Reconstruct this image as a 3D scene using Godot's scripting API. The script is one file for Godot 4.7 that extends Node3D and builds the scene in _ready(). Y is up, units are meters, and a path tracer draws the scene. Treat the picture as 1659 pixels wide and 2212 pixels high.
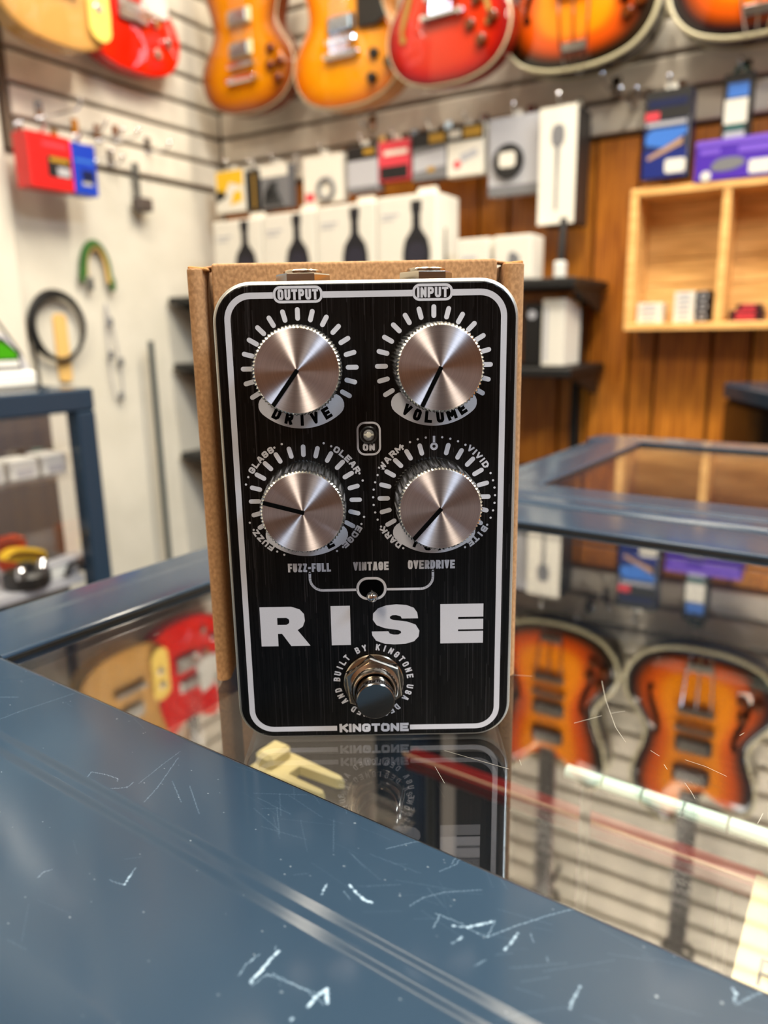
extends Node3D

# A guitar shop: an overdrive pedal and its carton stand on the glass top of a blue framed
# showcase; further cases, two slat walls with guitars and small goods stand behind.
# Glass level of the showcase is y = 1 m, the floor is y = 0.

const G := 1.0
const ROOM_TURN := 31.7
const CASE_TURN := 35.6
const RIGHT_WALL := 1.95
const LEFT_WALL := 1.7927
const CEILING := 3.25

var M := {}
var used_names := {}


# ---------------------------------------------------------------- mesh builder
class Mb:
	var p := PackedVector3Array()
	var c := PackedColorArray()
	var uv := PackedVector2Array()
	var col := Color.WHITE
	var colored := false
	var textured := false
	var k := 1.0
	var xf := Transform3D()

	func tri(a: Vector3, b: Vector3, d: Vector3) -> void:
		p.append(xf * (a * k)); p.append(xf * (b * k)); p.append(xf * (d * k))
		if colored:
			c.append(col); c.append(col); c.append(col)

	func trc(a: Vector3, b: Vector3, d: Vector3, ca: Color, cb: Color, cd: Color) -> void:
		p.append(xf * (a * k)); p.append(xf * (b * k)); p.append(xf * (d * k))
		c.append(ca); c.append(cb); c.append(cd)

	func truv(a: Vector3, b: Vector3, d: Vector3, ua: Vector2, ub: Vector2, ud: Vector2) -> void:
		textured = true
		tri(a, b, d)
		uv.append(ua); uv.append(ub); uv.append(ud)

	func quad(a: Vector3, b: Vector3, d: Vector3, e: Vector3) -> void:
		tri(a, b, d); tri(a, d, e)

	func box(at: Vector3, size: Vector3, b := Basis()) -> void:
		bev(at, size, 0.0, b)

	func bev(at: Vector3, size: Vector3, r: float, b := Basis()) -> void:
		# box with chamfered edges
		var h := size / 2.0
		var i := h - Vector3(r, r, r)
		var f := func(x: float, y: float, z: float) -> Vector3: return at + b * Vector3(x, y, z)
		for s in [-1.0, 1.0]:
			var q := [[f.call(s * h.x, -i.y, -i.z), f.call(s * h.x, i.y, -i.z), f.call(s * h.x, i.y, i.z), f.call(s * h.x, -i.y, i.z)],
				[f.call(-i.x, s * h.y, -i.z), f.call(-i.x, s * h.y, i.z), f.call(i.x, s * h.y, i.z), f.call(i.x, s * h.y, -i.z)],
				[f.call(-i.x, -i.y, s * h.z), f.call(i.x, -i.y, s * h.z), f.call(i.x, i.y, s * h.z), f.call(-i.x, i.y, s * h.z)]]
			for w in q:
				if s > 0: quad(w[0], w[1], w[2], w[3])
				else: quad(w[3], w[2], w[1], w[0])
		if r <= 0.0:
			return
		for s in [-1.0, 1.0]:
			for t in [-1.0, 1.0]:
				var w := [[f.call(s * i.x, t * h.y, -i.z), f.call(s * h.x, t * i.y, -i.z), f.call(s * h.x, t * i.y, i.z), f.call(s * i.x, t * h.y, i.z)],
					[f.call(-i.x, s * i.y, t * h.z), f.call(-i.x, s * h.y, t * i.z), f.call(i.x, s * h.y, t * i.z), f.call(i.x, s * i.y, t * h.z)],
					[f.call(s * h.x, -i.y, t * i.z), f.call(s * i.x, -i.y, t * h.z), f.call(s * i.x, i.y, t * h.z), f.call(s * h.x, i.y, t * i.z)]]
				for e in w:
					if s * t < 0: quad(e[0], e[1], e[2], e[3])
					else: quad(e[3], e[2], e[1], e[0])
				for u in [-1.0, 1.0]:
					var a: Vector3 = f.call(s * h.x, t * i.y, u * i.z)
					var d: Vector3 = f.call(s * i.x, t * h.y, u * i.z)
					var g: Vector3 = f.call(s * i.x, t * i.y, u * h.z)
					if s * t * u > 0: tri(a, d, g)
					else: tri(a, g, d)

	func lathe(prof: Array, n: int, at := Vector3.ZERO, b := Basis(), teeth := 0.0) -> void:
		# profile of Vector2(radius, height) turned about the y axis of b; teeth: share of radius lost on every other spoke
		for j in n:
			var a0 := TAU * j / n
			var a1 := TAU * (j + 1) / n
			var k0 := 1.0 - (teeth if j % 2 == 0 else 0.0)
			var k1 := 1.0 - (teeth if (j + 1) % 2 == 0 else 0.0)
			var d0 := Vector3(cos(a0), 0, -sin(a0)) * k0
			var d1 := Vector3(cos(a1), 0, -sin(a1)) * k1
			for i in prof.size() - 1:
				var u: Vector2 = prof[i]
				var v: Vector2 = prof[i + 1]
				var q0 := at + b * (d0 * u.x + Vector3(0, u.y, 0))
				var q1 := at + b * (d1 * u.x + Vector3(0, u.y, 0))
				var q2 := at + b * (d1 * v.x + Vector3(0, v.y, 0))
				var q3 := at + b * (d0 * v.x + Vector3(0, v.y, 0))
				if u.x > 1e-7: tri(q0, q1, q2)
				if v.x > 1e-7: tri(q0, q2, q3)

	func tube(path: Array, r: float, n := 8, closed := false, r2 := -1.0) -> void:
		var m := path.size()
		var rings := []
		var up := Vector3.UP
		var last_side := Vector3.ZERO
		for i in m:
			var a: Vector3 = path[(i - 1 + m) % m] if closed else path[maxi(i - 1, 0)]
			var d: Vector3 = path[(i + 1) % m] if closed else path[mini(i + 1, m - 1)]
			var t := (d - a).normalized()
			if last_side == Vector3.ZERO:
				up = Vector3.UP if absf(t.y) < 0.9 else Vector3.RIGHT
				last_side = t.cross(up).normalized()
			var side := (last_side - t * last_side.dot(t)).normalized()
			last_side = side
			var nn := side.cross(t)
			var rr := r if r2 < 0 else lerpf(r, r2, float(i) / maxf(1, m - 1))
			var ring := []
			for j in n:
				var w := TAU * j / n
				ring.append(path[i] + (side * cos(w) + nn * sin(w)) * rr)
			rings.append(ring)
		for i in (m if closed else m - 1):
			for j in n:
				var r0: Array = rings[i]
				var r1: Array = rings[(i + 1) % m]
				quad(r0[j], r1[j], r1[(j + 1) % n], r0[(j + 1) % n])
		if not closed:
			for j in range(1, n - 1):
				tri(rings[0][0], rings[0][j], rings[0][j + 1])
				tri(rings[m - 1][0], rings[m - 1][j + 1], rings[m - 1][j])

	func ball(at: Vector3, r: float, n := 12, squash := 1.0) -> void:
		var prof := []
		for i in n / 2 + 1:
			var a := PI * i / (n / 2) - PI / 2
			prof.append(Vector2(maxf(0.0, r * cos(a)), r * sin(a) * squash))
		prof[0].x = 0.0
		prof[prof.size() - 1].x = 0.0
		lathe(prof, n, at)

	func flat(poly: PackedVector2Array, z: float) -> void:
		# a face in the xy plane that looks along +z
		var big := PackedVector2Array()  # small outlines are triangulated at a larger scale
		for v in poly: big.append(v * 1000.0)
		var t := Geometry2D.triangulate_polygon(big)
		for i in range(0, t.size(), 3):
			var a := poly[t[i]]
			var b := poly[t[i + 1]]
			var d := poly[t[i + 2]]
			if (b - a).cross(d - a) < 0:
				var sw := b
				b = d
				d = sw
			tri(Vector3(a.x, a.y, z), Vector3(b.x, b.y, z), Vector3(d.x, d.y, z))

	func back(poly: PackedVector2Array, z: float) -> void:
		var n := p.size()
		flat(poly, z)
		for i in range(n, p.size(), 3):
			var sw := p[i + 1]
			p[i + 1] = p[i + 2]
			p[i + 2] = sw

	func extrude(src: PackedVector2Array, z0: float, z1: float, bevel := 0.0, steps := 1) -> void:
		# solid from z0 to z1; the front edge (z1) is rounded by bevel
		var poly := src.duplicate()
		if Geometry2D.is_polygon_clockwise(poly):
			poly.reverse()
		var n := poly.size()
		var rings := [[poly, z0]]
		if bevel <= 0.0:
			rings.append([poly, z1])
		else:
			for s in steps + 1:
				var a := PI / 2 * s / steps
				rings.append([inset(poly, bevel * (1.0 - cos(a))), z1 - bevel + bevel * sin(a)])
		for r in rings.size() - 1:
			var u: PackedVector2Array = rings[r][0]
			var v: PackedVector2Array = rings[r + 1][0]
			for i in n:
				var j := (i + 1) % n
				quad(Vector3(u[i].x, u[i].y, rings[r][1]), Vector3(u[j].x, u[j].y, rings[r][1]), Vector3(v[j].x, v[j].y, rings[r + 1][1]), Vector3(v[i].x, v[i].y, rings[r + 1][1]))
		flat(rings[rings.size() - 1][0], z1)
		back(poly, z0)

	static func inset(poly: PackedVector2Array, d: float) -> PackedVector2Array:
		var out := PackedVector2Array()
		var n := poly.size()
		for i in n:
			var a := (poly[i] - poly[(i - 1 + n) % n]).normalized()
			var b := (poly[(i + 1) % n] - poly[i]).normalized()
			var na := Vector2(-a.y, a.x)
			var nb := Vector2(-b.y, b.x)
			var m := na + nb
			out.append(poly[i] + m / maxf(0.3, m.length_squared() / 2.0) * d if m.length() > 0.01 else poly[i])
		return out

	func sweep(prof: PackedVector2Array, x0: float, x1: float, cut0 := 0.0, cut1 := 0.0) -> void:
		# closed profile (u along -z, v along y) drawn along x; cut: how much x changes per u at each end (mitres)
		var q := prof.duplicate()
		if not Geometry2D.is_polygon_clockwise(q):
			q.reverse()
		var n := q.size()
		for i in n:
			var a := q[i]
			var b := q[(i + 1) % n]
			quad(Vector3(x0 + cut0 * a.x, a.y, a.x), Vector3(x0 + cut0 * b.x, b.y, b.x), Vector3(x1 + cut1 * b.x, b.y, b.x), Vector3(x1 + cut1 * a.x, a.y, a.x))
		var big := PackedVector2Array()
		for v in q: big.append(v * 1000.0)
		var t := Geometry2D.triangulate_polygon(big)
		for i in range(0, t.size(), 3):
			var a := q[t[i]]
			var b := q[t[i + 1]]
			var d := q[t[i + 2]]
			if (b - a).cross(d - a) < 0:
				var sw := b
				b = d
				d = sw
			tri(Vector3(x0 + cut0 * a.x, a.y, a.x), Vector3(x0 + cut0 * b.x, b.y, b.x), Vector3(x0 + cut0 * d.x, d.y, d.x))
			tri(Vector3(x1 + cut1 * a.x, a.y, a.x), Vector3(x1 + cut1 * d.x, d.y, d.x), Vector3(x1 + cut1 * b.x, b.y, b.x))

	func build(crease := 35.0, planar := Vector2.ZERO) -> ArrayMesh:
		var n := p.size() / 3
		var fn := PackedVector3Array()
		fn.resize(n)
		var at := {}
		for t in n:
			var g := (p[t * 3 + 1] - p[t * 3]).cross(p[t * 3 + 2] - p[t * 3])
			fn[t] = g
			for e in 3:
				var key := Vector3i((p[t * 3 + e] * 200000.0).round())
				if at.has(key): at[key].append(t)
				else: at[key] = [t]
		var limit := cos(deg_to_rad(crease))
		var nor := PackedVector3Array()
		var pos := PackedVector3Array()
		var cl := PackedColorArray()
		var uu := PackedVector2Array()
		for t in n:
			var own := fn[t].normalized()
			if own == Vector3.ZERO:
				continue
			for e in [0, 2, 1]:
				var v := p[t * 3 + e]
				var sum := Vector3.ZERO
				for o in at[Vector3i((v * 200000.0).round())]:
					if fn[o].normalized().dot(own) >= limit:
						sum += fn[o]
				pos.append(v)
				nor.append(sum.normalized() if sum.length() > 1e-20 else own)
				if colored: cl.append(c[t * 3 + e])
				if textured: uu.append(uv[t * 3 + e])
				elif planar != Vector2.ZERO: uu.append(Vector2(v.x * planar.x, v.y * planar.y))
		var arr := []
		arr.resize(Mesh.ARRAY_MAX)
		arr[Mesh.ARRAY_VERTEX] = pos
		arr[Mesh.ARRAY_NORMAL] = nor
		if colored: arr[Mesh.ARRAY_COLOR] = cl
		if textured or planar != Vector2.ZERO: arr[Mesh.ARRAY_TEX_UV] = uu
		var m := ArrayMesh.new()
		m.add_surface_from_arrays(Mesh.PRIMITIVE_TRIANGLES, arr)
		return m


# ---------------------------------------------------------------- scene helpers
func numbered(called: String) -> String:
	if not used_names.has(called):
		used_names[called] = 0
		return called
	used_names[called] += 1
	return "%s_%03d" % [called, used_names[called]]


func tag(o: Node, label: String, category: String, group := "", kind := "") -> void:
	if label: o.set_meta("label", label)
	if category: o.set_meta("category", category)
	if group: o.set_meta("group", group)
	if kind: o.set_meta("kind", kind)


func thing(called: String, label: String, category: String, xf := Transform3D(), group := "") -> Node3D:
	var o := Node3D.new()
	o.name = numbered(called)
	add_child(o)
	o.transform = xf
	tag(o, label, category, group)
	return o


func part(parent: Node3D, called: String, mb, mat: Material, label := "", crease := 35.0, planar := Vector2.ZERO) -> MeshInstance3D:
	var o := MeshInstance3D.new()
	o.name = called
	o.mesh = mb.build(crease, planar) if mb is Mb else mb
	o.material_override = mat
	parent.add_child(o, true)
	if label: o.set_meta("label", label)
	return o


func solo(called: String, mb, mat: Material, label: String, category: String, xf := Transform3D(), group := "", kind := "") -> MeshInstance3D:
	var o := MeshInstance3D.new()
	o.name = numbered(called)
	o.mesh = mb.build() if mb is Mb else mb
	o.material_override = mat
	add_child(o)
	o.transform = xf
	tag(o, label, category, group, kind)
	return o


func copy(o: Node3D, xf: Transform3D, label := "") -> Node3D:
	var r: Node3D = o.duplicate()
	var base := o.name.rstrip("0123456789").trim_suffix("_") if o.name.substr(o.name.length() - 3).is_valid_int() else String(o.name)
	r.name = numbered(base)
	add_child(r)
	r.transform = xf
	if label: r.set_meta("label", label)
	return r


func mb(k := 1.0) -> Mb:
	var m := Mb.new()
	m.k = k
	return m


func heading(deg: float) -> Vector3:
	return Vector3(sin(deg_to_rad(deg)), 0, -cos(deg_to_rad(deg)))


func rwall(s: float, y: float, off := 0.0) -> Transform3D:
	# on the right wall: x along the wall, y up, z out of the wall into the room
	var n := heading(ROOM_TURN)
	var t := heading(ROOM_TURN + 90)
	return Transform3D(Basis(t, Vector3.UP, -n), t * s + Vector3.UP * y + n * (RIGHT_WALL - off))


func lwall(s: float, y: float, off := 0.0) -> Transform3D:
	var n := heading(ROOM_TURN - 90)
	var t := heading(ROOM_TURN)
	return Transform3D(Basis(t, Vector3.UP, -n), t * s + Vector3.UP * y + n * (LEFT_WALL - off))


func case_frame(a: float, b: float, y := G) -> Transform3D:
	# a: metres to the left along the showcase, b: metres away from the clerk's side
	var ca := heading(CASE_TURN - 90)
	var cb := heading(CASE_TURN)
	return Transform3D(Basis(-ca, Vector3.UP, -cb), ca * a + cb * b + Vector3.UP * y)


func rrect(w: float, h: float, r: float, n := 6, at := Vector2.ZERO) -> PackedVector2Array:
	var out := PackedVector2Array()
	for q in 4:
		var cx := (w / 2 - r) * (1 if q in [0, 3] else -1)
		var cy := (h / 2 - r) * (1 if q in [0, 1] else -1)
		for i in n + 1:
			var a := PI / 2 * (q + float(i) / n)
			out.append(at + Vector2(cx + r * cos(a), cy + r * sin(a)))
	return out


func smooth(pts: Array, per := 5) -> PackedVector2Array:
	# closed Catmull-Rom curve through the points
	var out := PackedVector2Array()
	var n := pts.size()
	for i in n:
		for j in per:
			out.append(pts[i].cubic_interpolate(pts[(i + 1) % n], pts[(i - 1 + n) % n], pts[(i + 2) % n], float(j) / per))
	return out


func P2(a: Array) -> PackedVector2Array:
	var out := PackedVector2Array()
	for i in range(0, a.size(), 2):
		out.append(Vector2(a[i], a[i + 1]))
	return out


func noise_tex(freq: float, lo: Color, hi: Color, size := 256, octaves := 4, seed_ := 1) -> NoiseTexture2D:
	var f := FastNoiseLite.new()
	f.seed = seed_
	f.frequency = freq
	f.fractal_octaves = octaves
	var g := Gradient.new()
	g.set_color(0, lo)
	g.set_color(1, hi)
	g.set_offset(0, 0.25)
	g.set_offset(1, 0.75)
	var t := NoiseTexture2D.new()
	t.width = size
	t.height = size
	t.seamless = true
	t.noise = f
	t.color_ramp = g
	return t


func mat(key: String, color: Color, rough := 0.5, metal := 0.0) -> StandardMaterial3D:
	var m := StandardMaterial3D.new()
	m.resource_name = key
	m.albedo_color = color
	m.roughness = rough
	m.metallic = metal
	M[key] = m
	return m


func textured(m: StandardMaterial3D, t: Texture2D, scale: Vector3, bump := 0.0) -> StandardMaterial3D:
	m.albedo_texture = t
	m.uv1_triplanar = true
	m.uv1_scale = scale
	if bump != 0.0:
		m.heightmap_enabled = true
		m.heightmap_texture = t
		m.heightmap_scale = bump
	return m


func glossy(m: StandardMaterial3D, rough := 0.04) -> StandardMaterial3D:
	m.clearcoat_enabled = true
	m.clearcoat = 1.0
	m.clearcoat_roughness = rough
	return m


# ---------------------------------------------------------------- block letters drawn as strokes
const GLYPH := {
	"A": [[0, 0, 0.36, 1, 0.64, 1, 1, 0], [0.14, 0.28, 0.86, 0.28]],
	"B": [[0.8, 0.52, 0, 0.52], [0, 0, 0, 1, 0.75, 1, 1, 0.86, 1, 0.66, 0.8, 0.52, 1, 0.38, 1, 0.14, 0.75, 0, 0, 0]],
	"C": [[1, 0.68, 1, 0.84, 0.78, 1, 0.22, 1, 0, 0.84, 0, 0.16, 0.22, 0, 0.78, 0, 1, 0.16, 1, 0.32]],
	"D": [[0, 0, 0, 1, 0.7, 1, 1, 0.8, 1, 0.2, 0.7, 0, 0, 0]],
	"E": [[1, 1, 0, 1, 0, 0, 1, 0], [0, 0.5, 0.85, 0.5]],
	"F": [[1, 1, 0, 1, 0, 0], [0, 0.5, 0.85, 0.5]],
	"G": [[1, 0.7, 1, 0.84, 0.78, 1, 0.22, 1, 0, 0.84, 0, 0.16, 0.22, 0, 0.78, 0, 1, 0.16, 1, 0.44, 0.6, 0.44]],
	"I": [[0.5, 0, 0.5, 1]],
	"K": [[0, 0, 0, 1], [1, 1, 0.12, 0.48], [0.35, 0.6, 1, 0]],
	"L": [[0, 1, 0, 0, 1, 0]],
	"M": [[0, 0, 0, 1, 0.5, 0.3, 1, 1, 1, 0]],
	"N": [[0, 0, 0, 1, 1, 0, 1, 1]],
	"O": [[0.22, 1, 0, 0.84, 0, 0.16, 0.22, 0, 0.78, 0, 1, 0.16, 1, 0.84, 0.78, 1, 0.22, 1]],
	"P": [[0, 0, 0, 1, 0.78, 1, 1, 0.86, 1, 0.58, 0.78, 0.44, 0, 0.44]],
	"R": [[0, 0, 0, 1, 0.78, 1, 1, 0.86, 1, 0.6, 0.78, 0.46, 0, 0.46], [0.5, 0.46, 1, 0]],
	"S": [[1, 0.72, 1, 0.86, 0.78, 1, 0.22, 1, 0, 0.86, 0, 0.66, 0.22, 0.54, 0.78, 0.46, 1, 0.34, 1, 0.14, 0.78, 0, 0.22, 0, 0, 0.14, 0, 0.28]],
	"T": [[0, 1, 1, 1], [0.5, 1, 0.5, 0]],
	"U": [[0, 1, 0, 0.16, 0.22, 0, 0.78, 0, 1, 0.16, 1, 1]],
	"V": [[0, 1, 0.5, 0, 1, 1]],
	"W": [[0, 1, 0.25, 0, 0.5, 0.8, 0.75, 0, 1, 1]],
	"Y": [[0, 1, 0.5, 0.48, 1, 1], [0.5, 0.48, 0.5, 0]],
	"Z": [[0, 1, 1, 1, 0, 0, 1, 0]],
	"-": [[0, 0.45, 1, 0.45]],
}


func glyph_width(ch: String, w: float, s: float) -> float:
	if ch == "I": return s
	if ch == "M" or ch == "W": return w * 1.28
	if ch == "-": return w * 0.7
	if ch == " ": return w * 0.6
	return w


func glyph(m: Mb, ch: String, w: float, h: float, s: float, z0: float, at: Transform2D) -> void:
	# one letter, its box from (0, 0) to (w, h) under the 2D transform; strokes lie a hair apart so that none coincide
	if not GLYPH.has(ch): return
	var z := z0
	var lift := h * 0.0012
	for line in GLYPH[ch]:
		var pts := []
		for i in range(0, line.size(), 2):
			pts.append(Vector2(s / 2 + (w - s) * line[i], s / 2 + (h - s) * line[i + 1]))
		var n := pts.size()
		for i in n - 1:
			var a: Vector2 = pts[i]
			var b: Vector2 = pts[i + 1]
			var d := (b - a).normalized()
			var e0 := 0.0
			var e1 := 0.0
			if i == 0: e0 = s / 2
			elif absf(d.dot((a - pts[i - 1]).normalized())) < 0.2: e0 = s / 2
			if i == n - 2: e1 = s / 2
			elif absf(d.dot((pts[i + 2] - b).normalized())) < 0.2: e1 = s / 2
			var q := Vector2(-d.y, d.x) * s / 2
			var poly := PackedVector2Array([at * (a - d * e0 - q), at * (b + d * e1 - q), at * (b + d * e1 + q), at * (a - d * e0 + q)])
			m.flat(poly, z)
			z += lift
			if i > 0 and e0 == 0.0:
				var disc := PackedVector2Array()
				for j in 10:
					disc.append(at * (a + Vector2.from_angle(TAU * j / 10) * s / 2))
				m.flat(disc, z)
				z += lift


func text(m: Mb, word: String, x0: float, x1: float, y0: float, y1: float, s: float, z: float, gap := 0.14) -> void:
	# fits the word into the box x0..x1, y0..y1; s: stroke as a share of the height
	var h := y1 - y0
	var st := s * h
	var unit := 0.0
	var fixed := 0.0
	for ch in word:
		if ch == "I": fixed += st
		else: unit += glyph_width(ch, 1.0, 0.0)
	fixed += gap * h * (word.length() - 1)
	var w := (x1 - x0 - fixed) / maxf(unit, 0.01)
	var x := x0
	for ch in word:
		var gw := glyph_width(ch, w, st)
		glyph(m, ch, gw, h, st, z, Transform2D(0, Vector2(x, y0)))
		x += gw + gap * h


func arc_text(m: Mb, word: String, centre: Vector2, r: float, start: float, step: float, w: float, h: float, s: float, z: float, below := false) -> void:
	# letters round a circle; angles clockwise from the top. below: read along the bottom, tops to the centre
	var a := start
	for ch in word:
		var gw := glyph_width(ch, w, s * h)
		var t: Transform2D
		if below:
			var d := Vector2(sin(deg_to_rad(a)), -cos(deg_to_rad(a)))
			t = Transform2D(deg_to_rad(a), centre + d * r)
		else:
			var d := Vector2(sin(deg_to_rad(a)), cos(deg_to_rad(a)))
			t = Transform2D(-deg_to_rad(a), centre + d * r)
		glyph(m, ch, gw, h, s * h, z, t * Transform2D(0, Vector2(-gw / 2, 0)))
		a += step


# ---------------------------------------------------------------- the scene
func _ready() -> void:
	camera_and_light()
	materials()
	room()
	showcases()
	pedal()
	carton()
	case_goods()
	guitars()
	right_wall_goods()
	left_wall_goods()
	side_case_goods()


func camera_and_light() -> void:
	var cam := Camera3D.new()
	cam.name = "camera"
	add_child(cam)
	cam.position = Vector3(0, G + 0.0995, 0)
	cam.rotation_degrees = Vector3(-13.6, 0, 0)
	cam.rotate_object_local(Vector3.BACK, deg_to_rad(-1.0))
	var lens := CameraAttributesPhysical.new()
	lens.frustum_focal_length = 12.0 / (1106.0 / 1630.0)
	lens.frustum_focus_distance = 0.172
	lens.frustum_near = 0.01
	lens.frustum_far = 60.0
	lens.exposure_aperture = 8.5
	cam.attributes = lens
	cam.current = true

	var env := Environment.new()
	env.background_mode = Environment.BG_COLOR
	env.background_color = Color(0.02, 0.02, 0.02)
	env.tonemap_mode = Environment.TONE_MAPPER_LINEAR
	env.tonemap_exposure = 1.0
	env.sdfgi_enabled = true
	env.ssao_enabled = true
	env.ssil_enabled = true
	var we := WorldEnvironment.new()
	we.name = "environment"
	we.environment = env
	add_child(we)

	# ceiling panels: x, z, turn, width, depth, colour, energy
	var warm := Color(1.0, 0.95, 0.865)
	var white := Color(1.0, 0.98, 0.93)
	var cool := Color(0.84, 0.92, 1.0)
	ceiling_panel(rwall(0.25, CEILING, 0.40).origin, 1.6, 0.10, warm, 8.5, "slim light strip along the right slat wall close to the ceiling edge")
	ceiling_panel(lwall(0.65, CEILING, 0.40).origin, 0.10, 1.6, warm, 1.8, "slim light strip along the left slat wall close to the ceiling edge")
	ceiling_panel(rwall(-0.60, CEILING, 1.4).origin, 1.2, 0.3, warm, 1.4, "long ceiling panel between the showcases and the wall corner")
	ceiling_panel(rwall(0.60, CEILING, 1.5).origin, 1.2, 0.3, white, 8.0, "long ceiling panel above the second showcase")
	ceiling_panel(lwall(0.50, CEILING, 1.2).origin, 0.3, 1.2, warm, 3.2, "long ceiling panel above the navy side case")
	ceiling_panel(Vector3(-0.85, CEILING, 1.75), 0.25, 1.2, warm, 10.5, "narrow ceiling panel with warm light above the shop floor")
	ceiling_panel(Vector3(2.0, CEILING, 1.55), 0.5, 1.2, cool, 13.5, "wide ceiling panel with cool white light")


func ceiling_panel(at: Vector3, w: float, d: float, color: Color, energy: float, label: String) -> void:
	var b := Basis(heading(ROOM_TURN + 90), Vector3.UP, -heading(ROOM_TURN))
	var t := thing("ceiling_light", label, "ceiling light", Transform3D(b, at))
	var f := mb()
	for s in [-1.0, 1.0]:
		f.bev(Vector3(s * (w / 2 + 0.015), -0.012, 0), Vector3(0.03, 0.024, d + 0.06), 0.004)
		f.bev(Vector3(0, -0.012, s * (d / 2 + 0.015)), Vector3(w, 0.024, 0.03), 0.004)
	part(t, "frame", f, mat("panel_frame", Color(0.9, 0.9, 0.88), 0.5))
	var e := mat("panel_glow", Color(0.9, 0.9, 0.9), 0.6)
	e.emission_enabled = true
	e.emission = color
	e.emission_energy_multiplier = 2.0
	var g := mb()
	g.box(Vector3(0, -0.006, 0), Vector3(w, 0.008, d))
	part(t, "light_diffuser", g, e)
	var l := AreaLight3D.new()
	l.name = "panel_light"
	l.area_size = Vector2(w, d)
	l.area_normalize_energy = true
	l.light_color = color
	l.light_energy = energy
	l.shadow_enabled = true
	l.set("area_range", 12.0)
	l.set("area_attenuation", 2.0)
	l.position = Vector3(0, -0.014, 0)
	l.rotation_degrees = Vector3(-90, 0, 0)
	t.add_child(l)


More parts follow.
